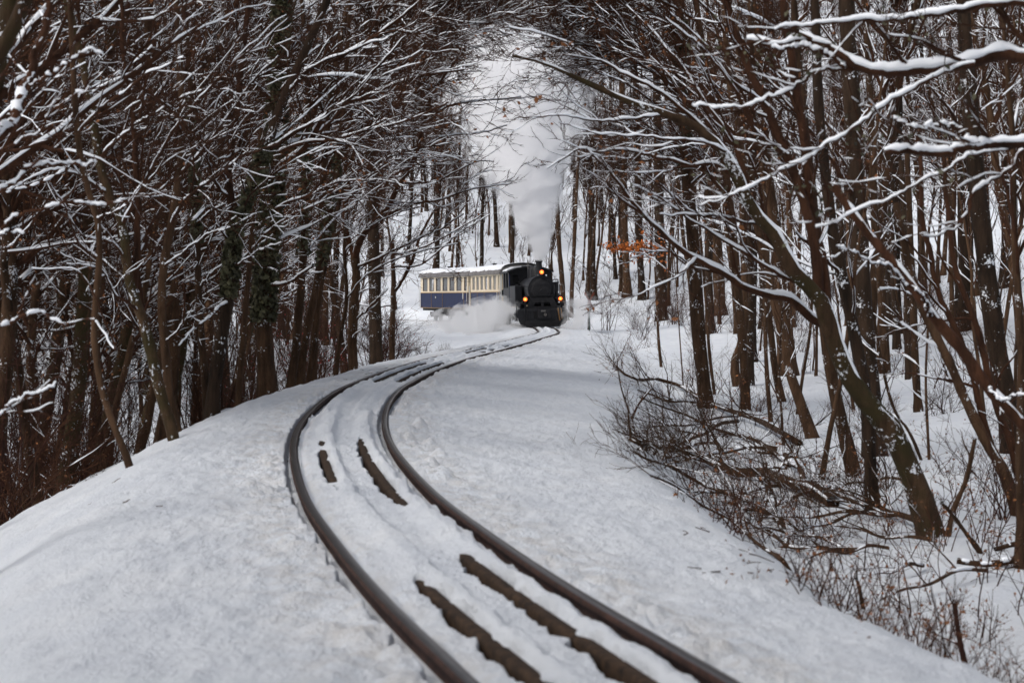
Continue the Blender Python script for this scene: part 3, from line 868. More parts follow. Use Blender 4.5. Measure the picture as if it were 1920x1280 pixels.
def children(pts, rad, n, r, tmin=.15, tmax=1.0, ang=(.75, .2), lr=(.35, .7), rr=.6, bias=None, bw=0.0, lens=None, taper=.5):
    N, K, _ = pts.shape
    L = np.linalg.norm(np.diff(pts, axis=1), axis=2).sum(1) if lens is None else lens
    n = np.broadcast_to(n, (N,)).astype(int)
    idx = np.repeat(np.arange(N), n)
    if len(idx) == 0: return None
    t = tmin + (tmax - tmin) * r.random(len(idx)) ** .85
    f = t * (K - 1); i = np.minimum(f.astype(int), K - 2); w = (f - i)[:, None]
    P = pts[idx, i] * (1 - w) + pts[idx, i + 1] * w
    T = norm(pts[idx, i + 1] - pts[idx, i])
    R = rad[idx, i] * (1 - w[:, 0]) + rad[idx, i + 1] * w[:, 0]
    D = rot_from(T, np.abs(r.normal(ang[0], ang[1], len(idx))), r.random(len(idx)) * 6.283)
    if bias is not None: D = norm(D + bw * bias)
    l = L[idx] * r.uniform(lr[0], lr[1], len(idx)) * (1 - taper * t)
    return P, D, l, R * rr, idx

UP = np.array([0, 0, 1.0])
SPEC = dict(n2=9, n3=6, n4=0, twig=.0022, s4=3)

def branch_out(acc_c, acc_s, lv, r, bias, bw, n=(7, 5, 4), wig=(.15, .18, .22), Ks=(10, 6, 4), snow=True, gate=.33, twig=.0028, up=.05, h0=.012, leaf=None, lrs=((.35, .75), (.4, .8), (.4, .8)), maxlen=1.3):
    """add three further orders of branching to the strands lv=(pts, rad)"""
    pts, rad = lv
    sides = (5, 4, 3)
    for o in range(len(n)):
        L = np.linalg.norm(np.diff(pts, axis=1), axis=2).sum(1)
        nn = np.maximum(1, np.round(n[o] * np.clip(L / (1.8, .9, .45)[o], .3, 2.2) * r.uniform(.7, 1.3, len(L)))).astype(int)
        c = children(pts, rad, nn, r, .12, 1.0, (.72, .27), lrs[o], .55, bias, bw)
        P, D, l, R, _ = c
        l = np.clip(l, .10, (maxlen * 1.6, maxlen, .6)[o])
        R = np.clip(np.minimum(R, .006 + l * .011), twig, None)
        pts, rad = grow(P, D, l, R, twig * .6, Ks[o], wig[o], (bias if bias is not None else UP), up, r)
        rad = np.maximum(rad, twig * .75)
        acc_c.add(*tubes(pts, rad, sides[o]))
        if snow and o < 2: acc_s.add(*snow_caps(pts, rad, r, gate + (.06, .27)[o], h0 * (.7, .5)[o], .40, .026, 5 if o == 0 else 3))
        if leaf is not None and o == len(n) - 1: leaf.append(pts)
    return pts

def leaf_quads(P, r, size, flat=0.0):
    """small folded leaves (two faces each) at points P"""
    n = len(P)
    a = norm(r.standard_normal((n, 3))); b = norm(np.cross(a, r.standard_normal((n, 3))))
    s = size * r.uniform(.6, 1.3, n)[:, None]
    c = norm(np.cross(a, b)) * s * .25
    V = np.stack([P - a * s, P - b * s * .6 + c, P + a * s, P + b * s * .6 + c], 1).reshape(-1, 3)
    F = np.arange(n * 4).reshape(-1, 4)
    return V, F

def tree_object(name, loc, parts, label, cat, group, rz=0.0):
    e = empty(name, loc, rz)
    tag(e, label, cat, group)
    for pn, me in parts:
        if me is not None: link(pn, me, e)
    return e

def copy_tree(src_parts, name, loc, rz, scale, label, cat, group):
    e = empty(name, loc, rz)
    e.scale = scale
    tag(e, label, cat, group)
    for pn, me in src_parts:
        o = bpy.data.objects.new(pn, me); col.objects.link(o); o.parent = e
    return e

def finish(trunk, crown, snow, leaves, bark, crown_mat=None, leaf_mat=None):
    parts = [('trunk', trunk.mesh('trunk', bark))]
    if not crown.empty: parts.append(('crown', crown.mesh('crown', crown_mat or M['twig'])))
    if not snow.empty: parts.append(('branch_snow', snow.mesh('branch_snow', M['branch_snow'])))
    if leaves is not None and not leaves.empty: parts.append(('leaves', leaves.mesh('leaves', leaf_mat or M['leaf_dry'])))
    return parts

# ---- kinds of woodland tree, each built once and then repeated
def make_proto(seed, H, r0, lean, first, nb, blen, bias, bw=.35, n=(6, 5, 4), bark='bark', leaves=0, snow=True, elev=.9, wig=.035, twig=.003, h0=.013):
    r = np.random.default_rng(seed)
    tr, cr, sn, lf = Acc(), Acc(), Acc(), Acc()
    D = norm(np.array([[lean, r.normal(0, .04), 1.0]]))
    pts, rad = grow(np.array([[0, 0, -.25]]), D, np.array([H]), np.array([r0]), r0 * .12, 26, wig, UP[None], .03, r)
    rad[:, :3] *= [1.75, 1.25, 1.06]
    tr.add(*tubes(pts, rad, 9))
    if snow: sn.add(*snow_caps(pts, rad, r, .5, .01, .25, .03))
    P, Dd, l, R, _ = children(pts, rad, nb, r, first, .97, (elev, .18), (.5, 1.0), .55, bias, bw, lens=np.array([blen]), taper=.55)
    R = np.clip(R, .008, .012 + .018 * l)
    p1, r1 = grow(P, Dd, l, R, .004, 13, .09, bias if bias is not None else UP, .04, r)
    r1 = np.maximum(r1, .004)
    cr.add(*tubes(p1, r1, 6))
    if snow: sn.add(*snow_caps(p1, r1, r, .28, h0 * .8, .6, .035))
    tips = []
    last = branch_out(cr, sn, (p1, r1), r, bias, bw * .35, n=n, snow=snow, twig=twig, h0=h0, leaf=tips)
    if leaves:
        q = last.reshape(-1, 3); q = q[r.integers(0, len(q), leaves)]
        lf.add(*leaf_quads(q + r.normal(0, .015, q.shape), r, .022))
    return finish(tr, cr, sn, lf, M[bark])

BX = norm(np.array([.85, 0, .5]))
EDGE = [make_proto(101, 9.5, .085, .16, .26, 22, 3.6, BX, .30, leaves=520, wig=.05),
        make_proto(102, 11., .12, .10, .28, 24, 4.0, BX, .32, bark='bark_moss', wig=.045, leaves=300),
        make_proto(103, 8.0, .06, .22, .20, 20, 3.0, BX, .25, leaves=620, wig=.06),
        make_proto(104, 12., .15, .05, .32, 26, 4.2, BX, .30),
        make_proto(105, 10.5, .10, -.06, .30, 22, 3.8, UP, .25, wig=.06, leaves=350),
        make_proto(106, 9.0, .07, .30, .35, 18, 3.4, BX, .2, leaves=450, wig=.07)]
INNER = [make_proto(201, 17, .17, .02, .33, 34, 3.6, UP, .3, n=(6, 6, 3), bark='bark_dark', wig=.02, elev=.8, twig=.0045, h0=.02),
         make_proto(202, 15, .13, -.03, .28, 32, 3.2, UP, .3, n=(6, 6, 3), wig=.03, elev=.8, twig=.0045, h0=.02),
         make_proto(203, 18, .21, .01, .38, 34, 4.2, UP, .3, n=(6, 6, 3), bark='bark_dark', wig=.02, elev=.8, twig=.0045, h0=.02),
         make_proto(204, 14, .10, .07, .22, 30, 2.8, UP, .3, n=(6, 6, 3), wig=.04, elev=.8, twig=.0045, h0=.02)]
POLE = [make_proto(301, 6.5, .032, .06, .2, 14, 1.8, UP, .5, n=(5, 4), wig=.05, leaves=60),
        make_proto(302, 5.0, .024, -.08, .2, 12, 1.6, UP, .5, n=(5, 4), wig=.06),
        make_proto(303, 8.0, .045, .10, .25, 18, 2.2, UP, .5, n=(5, 5), wig=.04)]

def make_shrub(seed, n, h, spread, bark='twig_red', leaves=120, leafm='leaf_dry', lie=.0, snow=True, tw=.0026):
    r = np.random.default_rng(seed)
    st, cr, sn, lf = Acc(), Acc(), Acc(), Acc()
    P = np.stack([r.normal(0, .12 + .08 * spread, n), r.normal(0, .12 + .08 * spread, n), np.full(n, -.08)], 1)
    a = r.random(n) * 6.283
    D = norm(np.stack([np.cos(a) * spread * r.uniform(.2, 1, n), np.sin(a) * spread * r.uniform(.2, 1, n), np.full(n, 1.0)], 1))
    L = h * r.uniform(.55, 1.15, n)
    pts, rad = grow(P, D, L, r.uniform(.005, .013, n) * (h / 1.5) ** .5, tw, 11, .09, -UP, lie, r)
    st.add(*tubes(pts, rad, 5))
    if snow: sn.add(*snow_caps(pts, rad, r, .62, .006, .5, .012, 3))
    last = branch_out(cr, sn, (pts, rad), r, UP, .15, n=(6, 6), Ks=(7, 5), snow=False, gate=.45, twig=tw, h0=.007, up=.0, wig=(.14, .16), maxlen=.8)
    if leaves:
        q = last.reshape(-1, 3); q = q[r.integers(0, len(q), leaves)]
        lf.add(*leaf_quads(q + r.normal(0, .008, q.shape), r, .016))
    parts = [('stems', st.mesh('stems', M[bark])), ('twigs', cr.mesh('twigs', M[bark]))]
    if not sn.empty: parts.append(('twig_snow', sn.mesh('twig_snow', M['branch_snow'])))
    if not lf.empty: parts.append(('leaves', lf.mesh('leaves', M[leafm])))
    return parts

SHRUB = [make_shrub(401, 16, 1.8, .55), make_shrub(402, 22, 1.4, .9, leaves=70), make_shrub(403, 12, 2.4, .4, bark='twig', leaves=60),
         make_shrub(404, 20, 1.5, 1.3, bark='twig', leaves=40, lie=.06)]
BERRY = make_shrub(411, 16, 1.5, .7, leaves=260, leafm='leaf_red')
SEEDLING = [make_shrub(421, 3, .7, .3, bark='twig', leaves=26, snow=False, tw=.002), make_shrub(422, 5, .5, .5, bark='twig', leaves=34, snow=False, tw=.002),
            make_shrub(423, 2, .95, .3, bark='twig_red', leaves=22, snow=False, tw=.002), make_shrub(424, 7, .55, 1.1, bark='twig', leaves=16, snow=False, tw=.002)]

# ---- single trees followed limb by limb
def traced(label, trunk, limbs=(), Y=None, lgate=.12, tgate=.30, cling=1.3, lsize=.032, bark='bark', side=1, dens=1.0, ivy=None, leaves=0, leafm='leaf_dry', seed=1, sub=(7, 5, 4), maxlen=1.0, tw=None, ridge=1.0, name='bare_tree', cat='tree', top=None, group=None, inten=0.5, gate=.3):
    """trunk / limbs: (photo points, radius at start, radius at end in photo pixels, depth change in m); trunk points run from the ground up"""
    r = np.random.default_rng(seed)
    tp, ra, rb = trunk[0], trunk[1], trunk[2]
    dz = trunk[3] if len(trunk) > 3 else 0.0
    if Y is None:
        base = ground_hit(*tp[0]); Y0 = base[1]
    else: Y0 = Y
    def world(pts, d0, d1):
        n = len(pts)
        return np.array([at(x, y, Y0 + d0 + (d1 - d0) * i / max(1, n - 1)) for i, (x, y) in enumerate(pts)])
    W = world(tp, 0, dz)
    g = float(ground(np.array([W[0, 0]]), np.array([W[0, 1]]))[0])
    if W[0, 2] > g - .05:
        dirn = norm(W[0] - W[1]); dirn = norm(dirn * np.array([.5, .5, 1]))
        ext = (W[0, 2] - g + .25) / max(.3, -dirn[2])
        W = np.concatenate([[W[0] + dirn * ext], W])
    org = W[0].copy(); org[2] = min(g, W[0, 2] + .3)
    f0 = 1.0
    if tp[-1][1] < 200 and norm(W[-1] - W[-2])[2] > .6:                                 # the stem goes on above the frame and runs out in a leader
        L0 = np.linalg.norm(np.diff(W, axis=0), axis=1).sum(); ex = 3.0 if Y0 < 16 else 2.2
        dt = norm(norm(W[-1] - W[-2]) + .35 * UP)
        W = np.concatenate([W, [W[-1] + dt * ex * .5, W[-1] + dt * ex * .5 + norm(dt + UP * .6 + np.array([.15, .1, 0])) * ex * .5]])
        f0 = L0 / (L0 + ex)
    s = Y0 / F_PX
    tr, cr, sn, lf, iv = Acc(), Acc(), Acc(), Acc(), Acc()
    K = 34 if Y0 > 16 else 64
    C = resample(W, K)[None] - org
    t = np.linspace(0, 1, K)[None]
    rad = np.interp(t, [0, f0, 1.0001], [ra, rb, rb if f0 == 1 else rb * .12]) * s * (1 + .05 * r.standard_normal((1, K)))
    rad[:, 0] *= 1.5; rad[:, 1] *= 1.22; rad[:, 2] *= 1.08
    Vt, Ft = tubes(C, rad, 16)
    Vt = Vt.reshape(K, 16, 3); kk, aa = np.meshgrid(np.arange(K), np.arange(16) * 2 * np.pi / 16, indexing='ij')
    gn = 1 + .16 * fbm(kk * .35 + seed, np.cos(aa) * 1.3 + np.sin(aa) * 2.1, seed, 3)
    Vt = C[0][:, None] + (Vt - C[0][:, None]) * gn[..., None]
    tr.add(Vt.reshape(-1, 3), Ft)
    sn.add(*snow_caps(C, rad, r, tgate, .012, .35 * ridge, .06, cling=cling))
    LP, LR = [C[:, :16]], [rad[:, :16]]
    for lm in limbs:
        pts, a, b = lm[0], lm[1], lm[2]
        d0, d1 = (lm[3] if len(lm) > 3 else (0, -1.0))
        c = resample(world(pts, d0, d1), K)[None] - org
        c += np.cumsum(r.normal(0, .006, c.shape), axis=1)
        rd = (a * (1 - t) + b * t) * s
        cr.add(*tubes(c, rd, 8))
        sn.add(*snow_caps(c, rd, r, lgate, .008, .68 * ridge, .06 * max(1, ridge)))
        LP.append(c[:, ::(2 if K == 34 else 4)][:, :16]); LR.append(rd[:, ::(2 if K == 34 else 4)][:, :16])
    bias = norm(np.array([.75 * side, -.15, .45]))
    if tw is None: tw = float(np.clip(.0022 + Y0 * .00005, .0022, .006))
    if len(LP) > 1 and dens > 0:
        q = (np.concatenate(LP[1:]), np.concatenate(LR[1:]))
        last = branch_out(cr, sn, q, r, bias, .22, n=(sub[0] * dens, sub[1], sub[2]), twig=tw, maxlen=maxlen * 1.0, gate=gate, h0=.005 + Y0 * .00028, up=.04)
    else: last = C
    if inten > 0:
        c = children(C[:, 6:], rad[:, 6:], max(3, int(16 * inten)), r, .1, 1.0, (.95, .2), (.12, .3), .4, bias, .5)
        P, D, l, R, _ = c
        l = np.clip(l, .5, 2.4); R = np.clip(R * .6, .006, .02)
        p1, r1 = grow(P, D, l, R, .004, 11, .1, bias, .05, r)
        cr.add(*tubes(p1, r1, 5)); sn.add(*snow_caps(p1, r1, r, .25, .014, 1, .05))
        last2 = branch_out(cr, sn, (p1, r1), r, bias, .2, n=(sub[0] * .7, sub[1] * .8, 3), twig=tw, maxlen=maxlen, h0=.005 + Y0 * .00028)
        last = last2 if last is C else last
    if leaves:
        q = last.reshape(-1, 3); q = q[r.integers(0, len(q), leaves)]
        lf.add(*leaf_quads(q + r.normal(0, .02, q.shape), r, lsize))
    if ivy:
        y0, y1, nn, thick = ivy
        k = r.uniform(y0, y1, nn) * (K - 1); i = np.minimum(k.astype(int), K - 2); w = (k - i)[:, None]
        P = C[0, i] * (1 - w) + C[0, i + 1] * w
        R = rad[0, i]
        a = r.random(nn) * 6.283
        bulge = 1 + .5 * (vnoise(k * .9, a * 1.5, seed) + .5)
        q = P + np.stack([np.cos(a), np.sin(a), 0 * a], 1) * (R + thick * r.random(nn) ** .7 * bulge)[:, None]
        iv.add(*leaf_quads(q, r, .045))
    parts = finish(tr, cr, sn, lf, M[bark], M['twig'], M[leafm])
    if ivy: parts.append(('ivy', iv.mesh('ivy', M['leaf_ivy'])))
    return tree_object(name, tuple(org), parts, label, cat, group)

# left bank, from the train towards the camera
traced('thick trunk wrapped in green ivy at the left edge of the track bed',
       ([(500, 722), (495, 620), (500, 500), (511, 360), (518, 230), (525, 90), (532, -60)], 17, 11),
       [([(512, 325), (533, 305), (572, 273), (619, 203), (685, 180), (736, 156), (790, 137), (869, 121)], 7, 2, (0, -2)),
        ([(516, 300), (537, 273), (587, 254), (619, 234), (673, 225), (712, 230), (770, 235)], 5, 1.5, (0, 1)),
        ([(514, 290), (556, 269), (619, 258), (673, 246), (732, 234), (790, 213), (840, 190)], 5, 1.5, (0, -3)),
        ([(508, 400), (541, 375), (595, 352), (642, 332), (700, 330), (760, 345)], 4, 1.2, (0, -2)),
        ([(503, 540), (522, 532), (546, 524), (570, 508), (592, 495)], 4, 2.5, (0, -1)),
        ([(520, 180), (560, 140), (620, 110), (690, 70), (760, 20), (800, -20)], 6, 2, (0, -2)),
        ([(520, 200), (470, 150), (400, 120), (330, 110)], 5, 2, (0, -1)),
        ([(522, 130), (570, 60), (620, 20), (680, -30)], 5, 2, (0, 1))],
       Y=30, ivy=(.16, .72, 6500, .055), seed=11, bark='bark', leaves=120)
traced('dark leaning trunk with ivy and a snow-filled fork, just left of the ivy-wrapped trunk',
       ([(398, 765), (402, 720), (412, 650), (428, 560), (436, 480), (442, 425), (465, 370), (495, 290), (530, 190), (575, 90), (620, -20)], 13, 7),
       [([(440, 430), (430, 340), (440, 220), (452, 100), (460, -20)], 9, 5, (0, .5)),
        ([(428, 560), (400, 590), (370, 612), (340, 640)], 3, 1.2, (0, -1)),
        ([(500, 280), (560, 240), (640, 190), (700, 120), (760, 60)], 5, 1.5, (0, -2)),
        ([(540, 170), (600, 120), (680, 90), (740, 70)], 4, 1.5, (0, -1)),
        ([(455, 395), (410, 350), (380, 290), (360, 200)], 4, 1.5, (0, -1)),
        ([(435, 500), (480, 470), (520, 450)], 2.5, 1, (0, -1))],
       Y=24, bark='bark_dark', ivy=(.22, .46, 1500, .03), seed=12)
traced('thick brown trunk curving up and leftward from the bank edge, snow on its right flank',
       ([(322, 802), (303, 745), (288, 680), (268, 600), (246, 540), (235, 480), (230, 420), (205, 370), (185, 300), (172, 200), (150, 100), (125, 0)], 11, 7),
       [([(250, 545), (255, 470), (252, 400), (247, 300), (240, 200), (228, 90), (225, -20)], 7, 4, (0, .5)),
        ([(230, 420), (265, 350), (325, 240), (370, 190), (430, 130), (490, 80)], 4, 1.5, (0, -2)),
        ([(235, 480), (205, 450), (160, 440), (120, 395)], 3, 1, (0, -1)),
        ([(200, 360), (150, 330), (90, 320), (10, 350)], 4, 1.5, (0, -1)),
        ([(185, 300), (240, 240), (300, 200), (380, 160)], 3.5, 1.5, (0, -1)),
        ([(262, 585), (215, 555), (180, 500), (110, 490)], 3, 1.2, (0, -1))],
       Y=19.5, bark='bark_moss', seed=13)
traced('twin brown stems standing close behind the thick curving trunk, snow lying in their forks',
       ([(330, 795), (318, 740), (310, 660), (303, 580), (306, 500), (322, 420), (336, 330), (342, 260), (338, 140), (330, -20)], 9, 6),
       [([(322, 770), (300, 720), (280, 650), (264, 560), (258, 470), (256, 350), (252, 220)], 7, 5, (0, 1)),
        ([(322, 420), (350, 370), (400, 330), (450, 290), (520, 260)], 4, 1.5, (0, -2)),
        ([(336, 330), (380, 280), (440, 200), (480, 150), (530, 100)], 4, 1.5, (0, -1)),
        ([(306, 500), (345, 470), (390, 430), (440, 410)], 3, 1.2, (0, -1)),
        ([(310, 640), (345, 600), (350, 520)], 2.5, 1, (0, -.5)),
        ([(340, 250), (300, 200), (260, 170), (190, 120)], 4, 1.5, (0, -1))],
       Y=22, seed=14)
traced('slim brown trunk leaning left above the near end of the bank, bare lower stem',
       ([(242, 868), (222, 820), (200, 760), (184, 700), (176, 620), (182, 540), (187, 470), (182, 410), (160, 340), (146, 260), (138, 150), (130, -20)], 7, 5),
       [([(180, 600), (215, 650), (150, 500), (60, 490)], 2.5, 1, (0, -.5)),
        ([(186, 480), (140, 440), (120, 390), (90, 340)], 3, 1.2, (0, -.5)),
        ([(182, 410), (225, 380), (250, 340)], 2.5, 1, (0, -.5)),
        ([(150, 290), (90, 330), (40, 350), (0, 360)], 4, 2, (0, -.5)),
        ([(146, 250), (200, 200), (260, 150), (330, 110)], 3.5, 1.5, (0, -.5))],
       Y=16.5, seed=15, sub=(5, 5, 3))
traced('reddish trunk with a little ivy, left of the dark leaning trunk',
       ([(388, 765), (384, 700), (376, 620), (372, 540), (370, 450), (366, 340), (360, 200), (350, 60)], 8, 5),
       [([(372, 540), (400, 510), (440, 480)], 2.5, 1, (0, -.5)), ([(368, 420), (420, 380), (480, 350), (540, 330)], 3, 1.2, (0, -1)),
        ([(360, 260), (410, 200), (450, 150), (520, 130)], 3.5, 1.2, (0, -1))],
       Y=27, ivy=(.35, .6, 900, .03), seed=16)
traced('forked dark tree whose curved right limb sweeps up towards the smoke',
       ([(662, 695), (660, 640), (664, 570), (668, 520), (665, 478)], 10, 8),
       [([(665, 480), (648, 440), (645, 380), (648, 345), (640, 250), (630, 150)], 7, 3, (0, 0)),
        ([(666, 485), (674, 455), (692, 428), (722, 398), (745, 352), (775, 300), (788, 250), (806, 195), (835, 150), (872, 105)], 7, 2, (0, -2)),
        ([(790, 240), (830, 205), (880, 190), (930, 185), (975, 180)], 3, 1, (-1, -2)),
        ([(780, 290), (830, 260), (900, 255), (950, 240)], 2.5, 1, (-1, -2)),
        ([(700, 415), (760, 385), (830, 375), (900, 350), (960, 340)], 3.5, 1, (0, -2)),
        ([(668, 500), (720, 480), (780, 450), (830, 430), (870, 405)], 3, 1.2, (0, -2)),
        ([(664, 600), (700, 570), (726, 545)], 2.5, 1, (0, -.5)),
        ([(646, 380), (690, 330), (740, 300), (800, 310), (860, 300)], 3, 1, (0, -1)),
        ([(750, 345), (820, 335), (890, 300), (930, 300)], 3, 1, (0, -1))],
       Y=37, seed=17, inten=.15, dens=.6, maxlen=.5, sub=(7, 5, 4))
traced('straight thick trunk just right of the forked tree, where the bank meets the bend',
       ([(706, 688), (704, 600), (702, 500), (698, 380), (694, 250), (690, 100)], 12, 9),
       [([(698, 380), (740, 330), (790, 300), (850, 280)], 4, 1.2, (0, -1)), ([(694, 260), (750, 200), (820, 160), (870, 150)], 4, 1.2, (0, -1)),
        ([(692, 160), (740, 100), (800, 50), (860, 10)], 4, 1.5, (0, -1))],
       Y=43, seed=18, bark='bark_dark', inten=.3)
traced('broken-topped slender stem with a snowy side limb, last trunk before the blue carriage',
       ([(735, 680), (736, 600), (738, 540), (736, 455)], 6, 4),
       [([(740, 545), (760, 515), (775, 480), (790, 440), (812, 400)], 4, 2, (0, 0)),
        ([(690, 470), (740, 478), (800, 462), (860, 432), (905, 405)], 3, 1.2, (0, -1)),
        ([(738, 570), (700, 575), (672, 572)], 2, 1, (0, 0)),
        ([(738, 500), (790, 495), (860, 440), (920, 400)], 2.5, 1, (0, 0))],
       Y=43.5, seed=19, inten=0, dens=.35, maxlen=.5)
for pts, r0, Yt, sd, lab in (
        ([(545, 718), (556, 640), (563, 560), (570, 460), (574, 340), (578, 200), (570, 60)], 8, 33, 31, 'straight trunk immediately right of the ivy-wrapped trunk, the left one of a close pair'),
        ([(563, 716), (572, 640), (588, 560), (606, 470), (622, 370), (640, 250), (650, 120)], 8, 34, 32, 'trunk leaning right from the close pair beside the ivy-wrapped trunk'),
        ([(578, 712), (592, 630), (602, 540), (622, 450), (650, 330), (690, 210), (730, 100)], 4.5, 34.5, 33, 'thin dark stem slanting right between the close pair and the forked tree'),
        ([(630, 700), (640, 620), (650, 560), (646, 470), (650, 380)], 4.5, 36, 34, 'short slim stem close to the left side of the forked tree'),
        ([(447, 742), (455, 650), (462, 560), (470, 470), (478, 360), (490, 240)], 6, 28, 35, 'grey trunk in the gap between the two ivied trunks')):
    traced(lab, (pts, r0, r0 * .6), [([pts[-3], (pts[-3][0] + 50, pts[-3][1] - 50), (pts[-3][0] + 130, pts[-3][1] - 85), (pts[-3][0] + 210, pts[-3][1] - 105)], r0 * .4, 1.2, (0, -1)),
                                     ([pts[-2], (pts[-2][0] + 60, pts[-2][1] - 50), (pts[-2][0] + 150, pts[-2][1] - 80)], r0 * .4, 1.2, (0, -1))],
           Y=Yt, seed=sd, inten=.35, leaves=80, ivy=(.3, .55, 500, .04) if sd in (31, 32) else None)
# limbs that reach in from trees standing beside the camera on the left
traced('tree whose snow-clotted upper boughs cross the top of the picture from the left',
       ([(585, 705), (592, 600), (600, 480), (606, 350), (615, 220), (635, 100), (660, -30)], 8, 5),
       [([(612, 240), (680, 150), (760, 90), (850, 50), (940, 40)], 5, 1.2, (0, -1)), ([(620, 180), (700, 80), (790, 30), (880, 5), (980, -5)], 5, 1.2, (0, 0)),
        ([(630, 120), (720, 40), (800, -10), (900, -30)], 5, 1.5, (0, 0)), ([(606, 330), (660, 250), (740, 200), (800, 180)], 4, 1.2, (0, -1)),
        ([(650, 20), (740, 10), (830, 40), (900, 75)], 4, 1, (0, -2)), ([(615, 220), (560, 130), (500, 60), (430, 20)], 4, 1.3, (0, -1))],
       Y=35, seed=42, inten=.5, gate=.2, dens=1.5, sub=(9, 7, 6))
traced('tree at the extreme left edge, two long straight snow-topped boughs pointing right',
       ([(-90, 1180), (-80, 900), (-70, 700), (-60, 500), (-40, 300), (-20, 150), (20, 60), (60, -40)], 24, 12),
       [([(-60, 470), (5, 400), (60, 375), (140, 368), (190, 371), (242, 368)], 4, 1.8, (0, 0)),
        ([(-55, 420), (10, 345), (60, 320), (100, 312), (148, 308)], 6, 3, (0, .3)),
        ([(-60, 500), (0, 458), (30, 445), (48, 440)], 4, 2.5, (0, 0)),
        ([(-40, 300), (20, 235), (45, 180), (55, 150), (80, 110), (110, 0)], 12, 7, (0, .5)),
        ([(50, 170), (110, 130), (160, 95), (210, 80)], 4, 1.5, (0, 0)),
        ([(-50, 330), (20, 280), (70, 240), (100, 210), (150, 170)], 4, 1.5, (0, 0)),
        ([(-60, 640), (0, 610), (40, 600), (72, 597), (120, 615)], 5, 2, (0, 0)),
        ([(-60, 780), (0, 770), (60, 740), (112, 725)], 4, 2, (0, 0))],
       Y=11.5, seed=41, inten=.2, bark='bark_moss', sub=(4, 4, 3), maxlen=.7)

# right side
traced('big mossy tree leaning left beside the snow bank, snow along its crooked lower trunk',
       ([(1748, 1008), (1728, 940), (1700, 870), (1668, 805), (1625, 755), (1592, 705), (1568, 650), (1550, 595), (1532, 550), (1502, 525), (1477, 490), (1451, 436), (1410, 391), (1380, 324), (1350, 275),
         (1305, 237), (1252, 215), (1181, 190), (1095, 153), (1020, 118), (960, 105)], 25, 2.5, -1.0),
       [([(1545, 605), (1520, 590), (1485, 556), (1444, 549), (1395, 534), (1357, 504), (1305, 477), (1260, 447), (1230, 417), (1189, 376), (1144, 327), (1099, 282)], 10, 2, (0, -1)),
        ([(1515, 535), (1477, 519), (1432, 496), (1369, 459), (1331, 436), (1282, 402), (1230, 365), (1195, 350)], 5, 1.2, (-.3, -1)),
        ([(1440, 417), (1376, 410), (1339, 402), (1282, 402), (1234, 400)], 4, 1.5, (-.3, -1)),
        ([(1390, 350), (1339, 309), (1297, 312), (1256, 301), (1207, 290), (1170, 282), (1125, 286), (1087, 282), (1027, 324)], 5, 1.3, (-.5, -1)),
        ([(1535, 545), (1525, 450), (1505, 370), (1475, 290), (1440, 200), (1400, 110), (1370, 20), (1350, -40)], 11, 6, (0, .5)),
        ([(1550, 590), (1548, 500), (1530, 420), (1520, 320), (1500, 200), (1480, 60), (1470, -40)], 12, 7, (0, .5)),
        ([(1405, 380), (1395, 305), (1372, 249), (1330, 190), (1290, 120), (1240, 60), (1190, 10)], 6, 2, (-.5, 0)),
        ([(1350, 275), (1290, 215), (1230, 170), (1160, 130), (1095, 100), (1020, 70), (960, 60)], 5, 1.5, (-.5, -1)),
        ([(1252, 215), (1190, 225), (1130, 235), (1070, 230), (990, 240)], 3.5, 1, (-.8, -1.3)),
        ([(1360, 285), (1320, 270), (1260, 262), (1180, 250), (1110, 240), (1050, 225)], 3.5, 1, (-.8, -1.3)),
        ([(1475, 290), (1420, 250), (1370, 160), (1310, 90), (1240, 40)], 5, 1.5, (0, -.5)),
        ([(1440, 200), (1380, 150), (1310, 60), (1250, 0)], 4, 1.5, (0, -.5)),
        ([(1480, 490), (1440, 440), (1420, 330), (1400, 270)], 5, 2, (0, -.5))],
       side=-1, ridge=.9, lgate=.03, tgate=.0, cling=3.2, bark='bark_moss', seed=51, dens=.75, maxlen=.7, inten=0.0, leaves=200, leafm='leaf_dry', sub=(6, 6, 5), gate=.28)
traced('thick dark straight trunk behind the big mossy leaning tree',
       ([(1640, 856), (1634, 770), (1625, 660), (1616, 540), (1608, 400), (1600, 250), (1590, 80), (1585, -60)], 20, 14),
       [([(1605, 380), (1560, 300), (1500, 220), (1430, 160)], 5, 2, (0, -1)), ([(1600, 250), (1650, 180), (1700, 90)], 5, 2, (0, -.5))],
       side=-1, bark='bark_dark', seed=52, inten=.4, maxlen=.8, sub=(5, 5, 3))
traced('trunk with a thick stripe of snow down its left face, touching the dark straight trunk',
       ([(1628, 800), (1618, 710), (1603, 630), (1588, 560), (1573, 490), (1560, 420), (1548, 330), (1535, 200), (1530, 60)], 13, 9),
       [([(1580, 520), (1540, 470), (1500, 440)], 4, 2, (0, -.5))], Y=21, side=-1, bark='bark_dark', seed=53, inten=.2, sub=(5, 5, 3), maxlen=.8)
traced('slim brown trunk whose foot stands left of the big leaning tree, passing behind it',
       ([(1602, 893), (1588, 830), (1565, 735), (1552, 650), (1542, 560), (1530, 440), (1515, 300), (1500, 150)], 13, 8), [], side=-1, seed=54, inten=.35, sub=(5, 5, 3), maxlen=.8)
